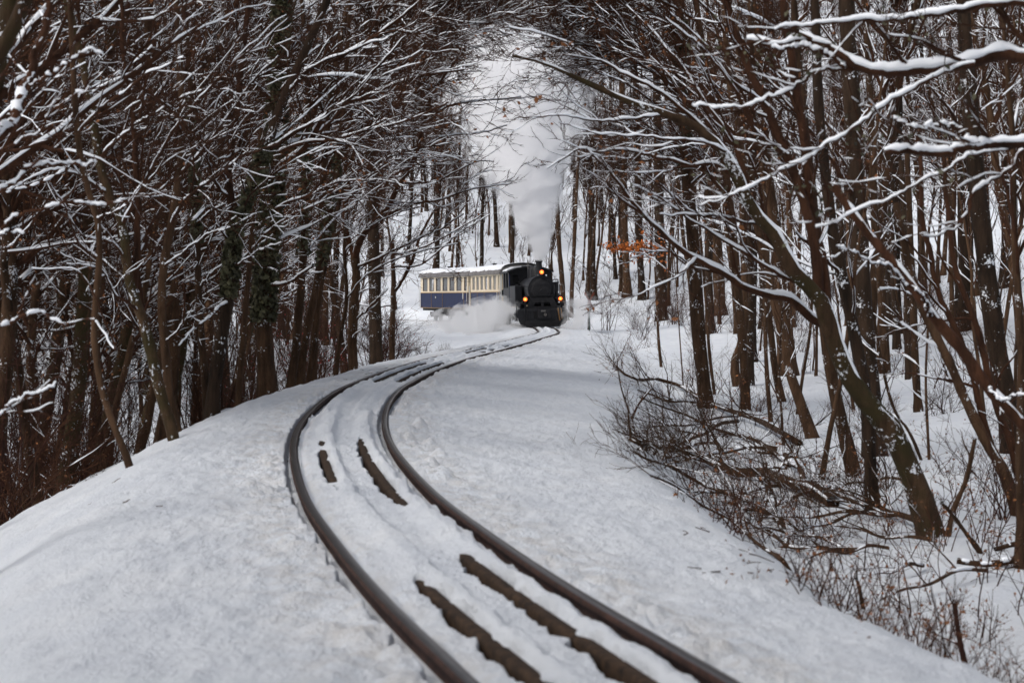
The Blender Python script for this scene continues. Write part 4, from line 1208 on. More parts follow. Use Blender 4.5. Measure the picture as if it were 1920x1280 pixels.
traced('long reddish trunk leaning far left across the right-hand wood, broken at its upper end',
       ([(2010, 890), (1920, 797), (1850, 722), (1800, 652), (1750, 592), (1700, 522), (1640, 452), (1600, 400), (1562, 348)], 15, 8),
       [([(1700, 520), (1660, 500), (1620, 480), (1585, 458)], 3, 1.5, (0, -.5)), ([(1850, 722), (1895, 740), (1940, 720)], 3, 1.5, (0, -.5)),
        ([(1745, 590), (1720, 570), (1668, 530)], 4, 2.5, (0, -.3))], Y=13.0, side=-1, seed=55, inten=0, dens=.5, ridge=1.3, maxlen=.5, bark='twig')
traced('clump of three slender stems fanning up and left from one foot at the right edge',
       ([(1908, 968), (1885, 892), (1845, 820), (1808, 745), (1785, 690), (1750, 620), (1728, 572), (1700, 480), (1680, 380)], 12, 6),
       [([(1915, 930), (1900, 860), (1876, 790), (1855, 710), (1830, 612), (1800, 535), (1780, 440), (1770, 300)], 8, 4, (0, .4)),
        ([(1880, 880), (1858, 835), (1838, 770), (1815, 680), (1790, 610), (1765, 560), (1745, 490), (1725, 400), (1718, 250)], 7, 4, (0, .2))],
       side=-1, seed=56, inten=.25, dens=.5, sub=(4, 4, 3), maxlen=.6)
traced('dark trunk at the far right behind the clump of three slender stems',
       ([(1888, 745), (1875, 690), (1862, 600), (1850, 510), (1840, 420), (1828, 300), (1815, 150), (1805, -20)], 20, 13), [([(1830, 300), (1790, 220), (1740, 160)], 5, 2, (0, -1))],
       side=-1, bark='bark_dark', seed=57, inten=.4, Y=26, sub=(5, 5, 3))
traced('ivy-topped trunk standing alone near the snow bank, right of the orange leaves',
       ([(1324, 763), (1318, 705), (1309, 620), (1305, 540), (1300, 460), (1292, 370), (1283, 260), (1276, 120), (1270, -40)], 14, 9),
       [([(1295, 400), (1250, 350), (1200, 320)], 3, 1.2, (0, -1)), ([(1285, 280), (1240, 210), (1180, 160), (1110, 130)], 4, 1.2, (0, -2)),
        ([(1290, 350), (1340, 300), (1390, 280)], 3, 1.2, (0, -1)), ([(1280, 200), (1220, 120), (1150, 60), (1080, 20)], 4, 1.3, (0, -2)),
        ([(1302, 500), (1260, 470), (1225, 470), (1180, 480)], 2, 1, (0, -1))],
       side=-1, bark='bark', seed=58, ivy=(.45, .72, 1500, .06), inten=.5, leaves=200)
for pts, r0, sd, lab in (
        ([(1382, 727), (1377, 678), (1393, 630), (1396, 560), (1394, 440), (1390, 300), (1385, 120)], 8, 61, 'knotty trunk with a crooked foot, left one of the two beyond the ivy-topped trunk'),
        ([(1406, 722), (1406, 640), (1409, 530), (1409, 430), (1412, 300), (1410, 100)], 8.5, 62, 'straight brown trunk, right one of the two beyond the ivy-topped trunk'),
        ([(1350, 592), (1347, 512), (1340, 400), (1338, 250), (1335, 80)], 11, 63, 'stout far trunk between the ivy-topped trunk and the crooked-footed one'),
        ([(1241, 602), (1240, 528), (1237, 430), (1234, 300), (1230, 120)], 11, 64, 'stout trunk behind the orange leaves, left of the ivy-topped trunk'),
        ([(1176, 558), (1173, 479), (1170, 380), (1168, 250), (1165, 100)], 7.5, 65, 'first straight trunk right of the warning cross, left one of a pair'),
        ([(1204, 562), (1200, 479), (1197, 380), (1194, 250), (1190, 100)], 7.5, 66, 'second straight trunk right of the warning cross, right one of a pair'),
        ([(1660, 702), (1655, 570), (1642, 440), (1635, 260), (1625, 60)], 9, 67, 'curving trunk in the gap just right of the thick dark trunk'),
        ([(1682, 656), (1676, 520), (1672, 400), (1670, 200)], 8, 68, 'straight far trunk seen between the dark trunk and the pale split stem'),
        ([(1722, 772), (1716, 680), (1712, 570), (1706, 430), (1700, 250)], 8, 69, 'pale split stem standing in open snow below the long leaning trunk'),
        ([(1706, 712), (1703, 620), (1700, 500), (1690, 300)], 9, 70, 'dark trunk directly behind the pale split stem'),
        ([(1742, 862), (1736, 720), (1740, 610), (1745, 520)], 3, 71, 'very thin upright pole in open snow right of the mossy leaning tree'),
        ([(1727, 862), (1705, 810), (1676, 765), (1655, 690), (1640, 600)], 3.5, 72, 'thin bent stem close behind the mossy leaning trunk'),
        ([(1340, 742), (1330, 660), (1326, 594), (1318, 500), (1310, 400)], 3.5, 73, 'thin stem hugging the right side of the ivy-topped trunk'),
        ([(1240, 690), (1235, 640), (1232, 580), (1228, 500)], 3, 74, 'short thin sapling standing on the snow left of the ivy-topped trunk'),
        ([(1445, 790), (1438, 700), (1435, 600), (1440, 480), (1432, 350)], 4.5, 75, 'slim reddish stem midway between the crooked-footed trunk and the mossy tree'),
        ([(1104, 565), (1103, 500), (1108, 430), (1106, 350)], 2.4, 76, 'thin dark sapling rising directly behind the warning cross'),
        ([(1055, 545), (1048, 450), (1044, 350), (1040, 250), (1038, 150)], 5, 77, 'trunk rising just behind the right side of the locomotive'),
        ([(1072, 548), (1076, 470), (1080, 380), (1086, 260)], 4, 78, 'pair-mate trunk slightly right of the one behind the locomotive')):
    Yt = None
    if sd in (76,): Yt = 100
    if sd in (77, 78): Yt = 118
    thin = r0 < 4.6
    traced(lab, (pts, r0, r0 * .62), [], side=-1 if sd not in (77, 78) else 1, seed=sd, Y=Yt, bark='bark' if thin or sd % 2 else 'bark_dark', inten=.25 if thin else .45, sub=(5, 5, 3), maxlen=.8)
traced('tree whose fine upper boughs cross the top of the picture from the right',
       ([(1395, 690), (1385, 560), (1370, 400), (1350, 260), (1325, 130), (1300, -30)], 9, 5),
       [([(1350, 260), (1270, 170), (1180, 110), (1090, 85), (1000, 90)], 5, 1.2, (0, -1)), ([(1340, 190), (1250, 90), (1150, 30), (1050, 10), (960, 20)], 5, 1.2, (0, -1)),
        ([(1325, 130), (1230, 30), (1130, -20), (1020, -30)], 5, 1.5, (0, 0)), ([(1365, 370), (1290, 290), (1210, 245), (1150, 225)], 4, 1, (0, -1)),
        ([(1310, 40), (1220, 0), (1120, 40), (1040, 60)], 4, 1, (0, -1))],
       Y=38, side=-1, seed=60, inten=.5, leaves=150, dens=1.5, sub=(9, 7, 6))
# trees beside the camera on the right whose boughs hang across the top corner
traced('near mossy tree at the right edge with a heavy snow-laden bough across the corner',
       ([(2150, 1300), (2140, 1000), (2120, 700), (2090, 450), (2060, 250), (2030, 130), (2010, -40)], 40, 26),
       [([(2050, 180), (1980, 125), (1920, 109), (1864, 103), (1815, 118), (1762, 133), (1710, 144), (1650, 147), (1609, 132), (1571, 112), (1534, 95), (1489, 90), (1440, 98), (1390, 88)], 19, 6, (0, .4)),
        ([(1600, 130), (1570, 105), (1530, 84), (1480, 70), (1440, 62)], 6, 3, (.3, .3)),
        ([(1600, 130), (1541, 143), (1489, 172), (1440, 187), (1400, 200), (1340, 205), (1290, 200)], 5, 1.6, (.3, .6)),
        ([(2040, 100), (1960, 20), (1905, 4), (1800, 8), (1710, 16), (1635, 27), (1571, 31), (1496, 38), (1440, 45)], 10, 3, (0, 0)),
        ([(2060, 260), (1990, 268), (1920, 262), (1870, 258), (1815, 266), (1740, 274), (1657, 277)], 11, 8, (-.3, -.5)),
        ([(1830, 118), (1800, 127), (1759, 142), (1725, 169), (1684, 195), (1635, 232), (1597, 255), (1534, 292), (1470, 322), (1400, 350), (1340, 370)], 5, 1.5, (0, .2)),
        ([(2080, 330), (1990, 290), (1920, 283), (1882, 326), (1820, 370), (1770, 430), (1700, 450)], 6, 2, (0, 0)),
        ([(2060, 200), (1980, 250), (1900, 270), (1800, 290), (1730, 330), (1680, 360), (1597, 397), (1530, 420)], 5, 1.5, (-.2, 0)),
        ([(1820, 268), (1795, 245), (1770, 246), (1720, 262), (1690, 262)], 5, 2, (-.4, -.4))],
       Y=11.0, lgate=-.1, side=-1, bark='bark_dark', seed=59, dens=.9, inten=0, ridge=1.05, sub=(6, 5, 4), maxlen=.7, leaves=300, leafm='leaf_ivy', gate=.35, lsize=.020)

# ---- the rest of the wood
placed = []
def spot_ok(x, y, dmin):
    for a, b in placed:
        if (a - x) ** 2 + (b - y) ** 2 < dmin * dmin: return False
    placed.append((x, y)); return True

def scatter(n, kinds, gen, name, label, cat, group, dmin, scl=(.8, 1.2), face=None, r=None):
    k = 0; tries = 0
    while k < n and tries < n * 60:
        tries += 1
        x, y = gen(r)
        if not spot_ok(x, y, dmin(y) if callable(dmin) else dmin): continue
        z = float(ground(np.array([x]), np.array([y]))[0])
        s = r.uniform(*scl)
        if face == 'track':
            d, ii = dist_track(np.array([x]), np.array([y]))
            nx, ny = NRM[ii[0]] * (-np.sign(d[0]))
            rz = math.atan2(ny, nx) + r.normal(0, .8)
        else: rz = r.random() * 6.283
        parts = kinds[int(r.integers(0, len(kinds)))]
        copy_tree(parts, name, (x, y, z), rz, (s, s, s * r.uniform(.92, 1.1)), label, cat, group)
        k += 1

def off(d_lo, d_hi, y_lo, y_hi, p=1.0):
    def g(r):
        y = y_lo + (y_hi - y_lo) * r.random() ** p
        s = s_of_y(y); d = r.uniform(d_lo, d_hi)
        x, yy = track_pos(np.array(s), np.array(d))
        return float(x), float(yy)
    return g

def box(x0, x1, y0, y1):
    def g(r): return r.uniform(x0, x1), r.uniform(y0, y1)
    return g

R = np.random.default_rng(77)
def wedge(y0, y1, lo, hi):
    """between two sight-line columns of the picture, with a margin"""
    def g(r):
        y = math.sqrt(r.uniform(y0 * y0, y1 * y1)); px = r.uniform(lo, hi)
        return (px - 960) / F_PX * y, y
    return g
def away(gen, dmin):
    def g(r):
        while True:
            x, y = gen(r)
            d, _ = dist_track(np.array([x]), np.array([y]))
            if abs(d[0]) > dmin: return x, y
    return g

# left slope below the bank
scatter(16, EDGE, away(wedge(35, 62, -200, 640), 5.2), 'bare_tree', 'snow-dusted brown tree crowded on the slope below the left bank', 'tree', 'trees crowded below the left bank', 1.0, face='track', r=R)
scatter(30, EDGE, away(wedge(14, 36, -250, 600), 3.7), 'bare_tree', 'snow-dusted brown tree crowded on the slope below the left bank', 'tree', 'trees crowded below the left bank', 1.0, face='track', r=R)
scatter(26, EDGE, away(wedge(62, 112, -150, 690), 5.5), 'bare_tree', 'snow-dusted tree farther off, left of the carriages', 'tree', 'trees left of the carriages', 1.6, (.9, 1.4), face='track', r=R)
scatter(26, INNER, away(wedge(35, 112, -150, 700), 5), 'bare_tree', 'tall dark trunk deep in the wood left of the carriages', 'tree', 'tall trunks deep in the left wood', 1.5, face=None, r=R)
scatter(32, POLE, away(wedge(13, 70, -150, 660), 3.4), 'sapling', 'thin pole-like sapling among the crowded trees below the left bank', 'sapling', 'saplings below the left bank', .5, r=R)
scatter(12, SHRUB[2:3] + SHRUB[3:], away(wedge(18, 40, 100, 620), 2.9), 'shrub', 'twiggy shrub growing against the edge of the left bank', 'shrub', 'shrubs along the left bank edge', .4, (.6, 1.1), r=R)
# right-hand wood
scatter(20, EDGE, away(wedge(30, 100, 1330, 2150), 6), 'bare_tree', 'snow-dusted brown tree in the right-hand wood', 'tree', 'trees in the right-hand wood', 1.8, (.9, 1.3), face='track', r=R)
scatter(44, INNER, away(wedge(36, 118, 1290, 2150), 6.5), 'bare_tree', 'tall trunk standing in snow in the right-hand wood', 'tree', 'tall trunks in the right-hand wood', 2.0, r=R)
scatter(26, POLE, away(wedge(16, 60, 1330, 2050), 4.6), 'sapling', 'thin pole-like sapling standing in snow in the right-hand wood', 'sapling', 'saplings in the right-hand wood', .8, r=R)
# hillside behind the train
scatter(60, INNER, away(wedge(122, 175, 700, 1340), 3.5), 'bare_tree', 'bare trunk on the snowy slope right behind the train', 'tree', 'trees on the slope behind the train', 1.3, (.68, .98), r=R)
scatter(70, POLE, away(wedge(119, 175, 720, 1500), 3.5), 'young_tree', 'thin young tree among the trunks on the slope behind the train', 'young tree', 'young trees on the slope behind the train', .8, (1.3, 2.2), r=R)
scatter(34, INNER, away(wedge(126, 235, -80, 2000), 6), 'bare_tree', 'bare trunk on the snowy hillside behind the train', 'tree', 'trees on the far hillside', 2.6, (.9, 1.25), r=R)

def far_forest():
    """the wood higher up the hill, which reads as one mass"""
    src = []
    for parts in INNER[:2]:
        for pn, me in parts[:2]:
            pass
    e = np.random.default_rng(5)
    tr = Acc()
    n = 800
    Y = np.sqrt(e.uniform(225 ** 2, 400 ** 2, n)); px = e.uniform(-150, 2070, n)
    X = (px - 960) / F_PX * Y
    Zg = ground(X, Y)
    P = np.stack([X, Y, Zg - .3], 1)
    D = norm(np.stack([e.normal(0, .06, n), e.normal(0, .06, n), np.ones(n)], 1))
    H = e.uniform(15, 22, n)
    pts, rad = grow(P, D, H, e.uniform(.14, .26, n), .03, 10, .02, UP, 0, e)
    tr.add(*tubes(pts, rad, 5))
    c = children(pts, rad, 16, e, .25, .98, (.75, .15), (.12, .26), .5, UP, .3, taper=.4)
    P, D, l, Rr, _ = c
    p1, r1 = grow(P, D, l, np.clip(Rr, .02, .06), .012, 6, .1, UP, .05, e)
    tr.add(*tubes(p1, r1, 3))
    c = children(p1, r1, 7, e, .1, 1, (.6, .2), (.3, .7), .6, UP, .3)
    P, D, l, Rr, _ = c
    p2, r2 = grow(P, D, l, np.full(len(P), .020), .014, 3, .1, UP, .05, e)
    tr.add(*tubes(p2, r2, 3))
    tag(link('far_forest', tr.mesh('far_forest', M['bark'])), 'brown leafless forest covering the top of the hill', 'forest', kind='stuff')
far_forest()

# tall trees by the line whose tops meet over it
for i, (x_, d_, s_) in enumerate(((44, -6.6, 1.25), (52, -7.4, 1.35), (40, 6.8, 1.25), (49, 7.4, 1.35), (34, -5.6, 1.15), (31, 6.6, 1.2))):
    X_, Y_ = track_pos(np.array(s_of_y(x_)), np.array(float(d_)))
    zz = float(ground(np.array([X_]), np.array([Y_]))[0])
    copy_tree(EDGE[i % 6], 'bare_tree', (float(X_), float(Y_), zz), 0 if d_ < 0 else math.pi, (s_, s_, s_), 'tall tree beside the line with its top arching over the rails', 'tree', 'trees arching over the line')
# unseen trees added beside and behind the camera to shade the near ground
for i, (x_, d_) in enumerate(((-8, -5.5), (-4, -7), (0, -6.2), (4, -6.5), (7.5, -7.2), (-7, 5.0), (-2, 6.2), (2, 5.4), (5.5, 6.5), (9, 8.5), (0, -9), (3, 9.5))):
    X_, Y_ = track_pos(np.array(s_of_y(x_)), np.array(float(d_)))
    zz = float(ground(np.array([X_]), np.array([Y_]))[0])
    copy_tree(EDGE[i % 6], 'bare_tree', (float(X_), float(Y_), zz), 0 if d_ < 0 else math.pi, (1, 1, 1), 'unseen tree added beside the camera to shade the near ground', 'tree', 'unseen trees added for shade round the camera')

def brushwood(name, gen, n, h, seed, label, tw=.004, mat='twig'):
    r = np.random.default_rng(seed); A = Acc()
    xy = np.array([gen(r) for _ in range(n)])
    P = np.stack([xy[:, 0], xy[:, 1], ground(xy[:, 0], xy[:, 1]) - .08], 1)
    D = norm(np.stack([r.normal(0, .30, n), r.normal(0, .30, n), np.ones(n)], 1))
    pts, rad = grow(P, D, h * r.uniform(.4, 1.2, n), r.uniform(.006, .016, n), tw, 10, .09, UP, .02, r)
    A.add(*tubes(pts, rad, 4))
    c = children(pts, rad, 8, r, .15, 1, (.6, .2), (.2, .5), .6, UP, .25)
    p1, r1 = grow(c[0], c[1], c[2], np.clip(c[3], tw, .006), tw * .8, 6, .12, UP, .04, r); A.add(*tubes(p1, r1, 3))
    c = children(p1, r1, 5, r, .1, 1, (.6, .2), (.3, .8), .8, UP, .2)
    p2, r2 = grow(c[0], c[1], c[2], np.full(len(c[0]), tw * .8), tw * .6, 4, .14, UP, .02, r); A.add(*tubes(p2, r2, 3))
    tag(link(name, A.mesh(name, M[mat])), label, 'brushwood', kind='stuff')
brushwood('brushwood', away(wedge(24, 60, -200, 600), 4.2), 210, 2.6, 901, 'dense dark tangle of twiggy brush below the left bank')
brushwood('brushwood', away(wedge(60, 118, -150, 700), 4.0), 330, 3.0, 902, 'brown brush between the trees left of the carriages', .007)
brushwood('brushwood', away(wedge(30, 115, 1380, 2100), 6.0), 110, 2.0, 903, 'thin brown brush standing in snow through the right-hand wood', .004)
brushwood('brushwood', away(wedge(120, 200, 600, 1500), 3.5), 800, 2.2, 904, 'fine brown brush on the slope behind the train', .007)

# ---- undergrowth
scatter(16, SHRUB, away(wedge(16, 60, 1300, 1950), 4.4), 'shrub', 'tangled leafless shrub on the right-hand forest floor', 'shrub', 'leafless shrubs on the right', .35, (.3, .65), r=R)
scatter(26, SHRUB, away(wedge(60, 118, 1110, 1900), 3.0), 'shrub', 'small leafless shrub in the snow right of the locomotive', 'shrub', 'leafless shrubs right of the locomotive', .8, (.6, 1.2), r=R)
scatter(26, SHRUB[:3] + [BERRY], away(wedge(26, 70, 380, 725), 2.4), 'shrub', 'reddish leafless shrub behind the edge of the left bank', 'shrub', 'shrubs behind the left bank', .4, (.8, 1.3), r=R)
scatter(6, SHRUB, away(wedge(14, 30, -100, 400), 3.8), 'shrub', 'tangled leafless shrub at the foot of the near left trees', 'shrub', 'shrubs at the foot of the near left trees', .4, (.9, 1.5), r=R)
scatter(95, SEEDLING, away(wedge(9.5, 24, 1300, 1980), 2.6), 'seedling', 'wispy seedling with a few dry leaves poking out of the snow at lower right', 'seedling', 'seedlings in the snow at lower right', .12, (.5, 1.1), r=R)
scatter(40, SEEDLING, away(wedge(7.8, 13, 1500, 1960), 1.75), 'seedling', 'wispy seedling just beyond the bank edge at the bottom right', 'seedling', 'seedlings at the bottom right', .08, (.3, .7), r=R)
scatter(46, SEEDLING, away(wedge(24, 70, 1150, 1900), 3.0), 'seedling', 'wispy seedling on the snow between the right-hand trees', 'seedling', 'seedlings between the right-hand trees', .3, (.8, 1.5), r=R)
for (px, py, s), lab in zip(((790, 668, .45), (755, 674, .55), (832, 655, .3)),
                       ('twiggy bush on the snow just below the rails in front of the blue carriage', 'leafless bush at the bank edge beside the broken-topped stem', 'smallest twiggy bush below the carriages, nearest the steam')):
    x, y, _ = at(px, py, 62); z = float(ground(np.array([x]), np.array([y]))[0])
    copy_tree(SHRUB[1], 'shrub', (x, y, z), px, (s, s, s), lab, 'shrub', 'bushes below the carriages')

# ---- fallen wood on the right
def fallen(label, pts, r0, r1, lift=.03, seed=0, twigs=1.0, standing=False, mat='bark', name='fallen_branch', cat='branch'):
    r = np.random.default_rng(seed)
    if standing:
        b = ground_hit(*pts[0]); W = np.array([at(x, y, b[1] - .15 * i) for i, (x, y) in enumerate(pts)])
        W[0, 2] -= .08
    else:
        W = np.array([ground_hit(*p) for p in pts]); W[:, 2] += lift + .05 * np.abs(np.sin(np.arange(len(W)) * 1.7))
    s = W[:, 1].mean() / F_PX
    org = W[0].copy(); K = 24
    C = resample(W, K)[None] - org
    t = np.linspace(0, 1, K)[None]
    rad = (r0 * (1 - t) + r1 * t) * s * (1 + .08 * r.standard_normal((1, K)))
    b, c, sn = Acc(), Acc(), Acc()
    rad = rad * 1.5
    b.add(*tubes(C, rad, 8))
    sn.add(*snow_caps(C, rad, r, .42, .006, .55, .022))
    if twigs:
        branch_out(b, sn, (C, rad), r, norm(np.array([-.5, -.1, .5])), .3, n=(6 * twigs, 5, 4), twig=.0022, h0=.006, maxlen=.6, gate=.45)
    parts = [('bough', b.mesh('bough', M[mat]))]
    if not c.empty: parts.append(('twigs', c.mesh('twigs', M['twig'])))
    if not sn.empty: parts.append(('branch_snow', sn.mesh('branch_snow', M['branch_snow'])))
    tree_object(name, tuple(org), parts, label, cat, 'fallen wood on the right')

fallen('longest thick fallen bough, snow-topped, lying across the middle of the right-hand slope', [(1562, 953), (1520, 934), (1478, 917), (1428, 901), (1391, 901), (1353, 890), (1307, 867), (1257, 855), (1203, 851), (1182, 838)], 8, 2.5, .06, 1)
fallen('forked stub rising from the longest fallen bough', [(1510, 930), (1500, 905), (1485, 890), (1472, 876)], 4, 3, .12, 2, .3)
fallen('thin fallen branch reaching onto the snow bank just below the longest bough', [(1420, 955), (1378, 942), (1320, 917), (1257, 888), (1215, 872), (1182, 857)], 3, 1.2, .03, 3)
fallen('lowest thin branch lying along the edge of the snow bank', [(1480, 1075), (1466, 1067), (1420, 1026), (1370, 988), (1312, 955), (1278, 930), (1218, 903)], 3, 1.2, .02, 4, .6)
fallen('short dark fallen branch between the longest bough and the bank edge', [(1470, 1000), (1453, 984), (1412, 959), (1366, 957)], 5, 2, .03, 5, .8)
fallen('dark log with a snowy top lying at the right edge', [(1990, 1067), (1920, 1067), (1849, 1067), (1795, 1067)], 6, 4, .02, 6, .2)
fallen('shorter dark log just above the snowy-topped log at the right edge', [(1990, 1030), (1920, 1034), (1866, 1040)], 5, 3, .02, 7, .2)
fallen('long arching fallen limb below the ivy-topped trunk, reaching the bank at its left end', [(1500, 840), (1424, 801), (1359, 774), (1310, 755), (1277, 732), (1234, 719), (1185, 719), (1146, 686)], 3.5, 1.2, .06, 8, .6)
fallen('second fallen limb parallel to the arching one, closer to the camera', [(1480, 880), (1420, 840), (1350, 815), (1290, 790), (1240, 770), (1200, 755)], 2.8, 1.0, .05, 9, .6)
fallen('snowy limb lying flat below the mossy leaning tree', [(1760, 1000), (1700, 985), (1640, 960), (1590, 950), (1540, 925)], 4, 2, .03, 10, 1.2)
fallen('low twiggy limb in the shadow right of the bank edge', [(1600, 1040), (1540, 1045), (1480, 1035), (1440, 1010), (1400, 1000)], 3, 1.2, .03, 11, 1.4)
fallen('tall thin stick leaning right out of the snow beside the foot of the mossy tree', [(1774, 1009), (1787, 959), (1812, 897), (1828, 822)], 4, 2.5, 0, 12, .3, True)
fallen('stick leaning left out of the snow, crossing the tall thin stick', [(1853, 1038), (1795, 976), (1766, 942)], 4, 2, 0, 13, .3, True)
fallen('short reddish stake standing in the snow at lower right', [(1816, 1245), (1799, 1197), (1789, 1127)], 4, 3, 0, 14, .2, True, 'twig_red', 'stake', 'stake')
fallen('dark crooked stub standing at the edge of the bank at lower right', [(1622, 1140), (1612, 1105), (1606, 1085)], 3, 2, 0, 15, .5, True, 'bark_dark', 'stake', 'stake')
fallen('bare forked stick poking out of the smooth bank below the arching limb', [(1180, 785), (1196, 760), (1210, 742), (1222, 728)], 1.8, 1, 0, 16, .3, True, 'twig', 'stick', 'stick')

LY = np.random.default_rng(31)
for k, (x0, y0) in enumerate(((1230, 745), (1260, 800), (1300, 830), (1330, 870), (1290, 880), (1380, 900), (1420, 960), (1350, 930), (1480, 980), (1520, 1010), (1450, 1020), (1560, 1060), (1620, 1010), (1250, 840), (1650, 1090), (1700, 1130), (1600, 930), (1400, 860))):
    a = LY.uniform(-.5, .35); L = LY.uniform(110, 240)
    fallen('thin fallen branch among the tangle along the ditch on the right', [(x0 + L * (t - .3) * math.cos(a), y0 + L * (t - .3) * math.sin(a) * .6 + 10 * math.sin(3 * t + k)) for t in (1, .75, .5, .25, 0)], LY.uniform(1.4, 3.0), .9, .05, 60 + k, .6)

# ---- spray of orange beech leaves
def orange_spray():
    r = np.random.default_rng(3)
    Yb = 46.0
    P = resample(np.array([at(1262, 452, Yb), at(1230, 462, Yb), at(1190, 468, Yb), at(1148, 462, Yb)]), 14)
    g = float(ground(np.array([P[0, 0]]), np.array([P[0, 1]]))[0])
    stem = resample(np.array([[P[0, 0] + .25, Yb, g - .1], [P[0, 0] + .12, Yb, (g + P[0, 2]) / 2], P[0]]), 14)
    org = np.array([stem[0, 0], Yb, g])
    st, tw, lf = Acc(), Acc(), Acc()
    rad = np.linspace(.018, .010, 14)[None]
    st.add(*tubes(stem[None] - org, rad, 6))
    C = (P - org)[None]; rr_ = np.linspace(.010, .003, 14)[None]
    tw.add(*tubes(C, rr_, 5))
    c = children(C, rr_, 26, r, .02, 1, (.7, .2), (.2, .5), .6, None, 0)
    p1, r1 = grow(c[0], c[1], np.clip(c[2], .2, .6), np.full(len(c[0]), .004), .003, 5, .1, UP, 0, r)
    tw.add(*tubes(p1, r1, 3))
    q = p1.reshape(-1, 3); q = q[r.integers(0, len(q), 420)]
    q = q + r.normal(0, 1, q.shape) * np.array([.06, .06, .045])
    lf.add(*leaf_quads(q, r, .045))
    tree_object('beech_sapling', tuple(org), [('trunk', st.mesh('trunk', M['bark'])), ('twigs', tw.mesh('twigs', M['twig'])), ('leaves', lf.mesh('leaves', M['leaf_orange']))],
                'young beech still holding a level spray of orange leaves', 'sapling', None)
orange_spray()

# a few dry leaves on the snow bank
def loose_leaves():
    r = np.random.default_rng(8)
    P = []
    for (x0, y0, x1, y1, n) in ((1130, 640, 1230, 720, 60), (1150, 690, 1260, 800, 50), (1350, 960, 1560, 1100, 60), (1600, 1100, 1850, 1230, 60), (1650, 760, 1900, 1000, 70), (840, 600, 940, 640, 6)):
        for _ in range(n):
            g = ground_hit(r.uniform(x0, x1), r.uniform(y0, y1)); dd = dist_track(g[:1], g[1:2])[0]; P.append(g + [0, 0, .008 + float(terrain_detail(g[:1], g[1:2], dd)[0])])
    V, F = leaf_quads(np.array(P), r, .015)
    tag(link('fallen_leaves', mesh_from('fallen_leaves', V, F, M['leaf_dry'])), 'dry brown leaves strewn over the snow on the right', 'leaves', kind='stuff')
loose_leaves()

def loose_twigs():
    r = np.random.default_rng(18); A = Acc()
    for (x0, y0, x1, y1, n) in ((1110, 640, 1230, 740, 26), (1150, 740, 1260, 860, 22), (1280, 900, 1500, 1080, 26), (640, 690, 720, 720, 8), (700, 660, 820, 700, 8), (150, 900, 420, 960, 4)):
        for _ in range(n):
            g = ground_hit(r.uniform(x0, x1), r.uniform(y0, y1)); L = r.uniform(.03, .13)
            if abs(dist_track(g[:1], g[1:2])[0][0]) < .55: continue
            a = r.random() * 6.283; K = 6; t = np.linspace(0, 1, K)
            X = g[0] + L * t * math.cos(a) + r.normal(0, .012, K).cumsum(); Yv = g[1] + L * t * math.sin(a) + r.normal(0, .006, K).cumsum()
            dd = dist_track(X, Yv)[0]
            Z = ground(X, Yv) + terrain_detail(X, Yv, dd) + .012 + .02 * t * r.random()
            A.add(*tubes(np.stack([X, Yv, Z], 1)[None], np.linspace(.004, .002, K)[None], 4))
    tag(link('loose_twigs', A.mesh('loose_twigs', M['twig'])), 'small broken twigs dropped on the snow of both banks', 'twigs', kind='stuff')
loose_twigs()

# ------------------------------------------------------------------ steam
def steam_mat(name, build, col_=(0.997, 0.996, 0.998)):
    m = bpy.data.materials.new(name); m.use_nodes = True
    nt = m.node_tree; nt.nodes.clear()
    out = nt.nodes.new('ShaderNodeOutputMaterial')
    v = nt.nodes.new('ShaderNodeVolumePrincipled')
    v.inputs['Color'].default_value = (*col_, 1)
    v.inputs['Anisotropy'].default_value = 0.0
    nt.links.new(v.outputs[0], out.inputs['Volume'])
    nt.links.new(build(nt), v.inputs['Density'])
    return m

def mth(nt, op, a, b=None, c=None, clamp=False):
    n = nt.nodes.new('ShaderNodeMath'); n.operation = op; n.use_clamp = clamp
    for i, s in enumerate((a, b, c)):
        if s is None: continue
        if isinstance(s, (int, float)): n.inputs[i].default_value = s
        else: nt.links.new(s, n.inputs[i])
    return n.outputs[0]

def noise3(nt, vec, scale, detail=4, rough=.6, dist=0.0):
    n = noise_node(nt, scale, detail, rough, vec)
    n.inputs['Distortion'].default_value = dist
    return n.outputs[0]

def hull(name, rings, n=20):
    """closed skin round a stack of rings (x, y, z, rx, ry)"""
    V = []; F = []
    for (x, y, z, rx, ry) in rings:
        for i in range(n):
            a = 2 * math.pi * i / n; V.append((x + rx * math.cos(a), y + ry * math.sin(a), z))
    for k in range(len(rings) - 1):
        for i in range(n): F.append((k * n + i, k * n + (i + 1) % n, (k + 1) * n + (i + 1) % n, (k + 1) * n + i))
    me = bpy.data.meshes.new(name)
    me.from_pydata(V, [], F + [tuple(range(n))[::-1], tuple((len(rings) - 1) * n + i for i in range(n))]); me.update()
    return me

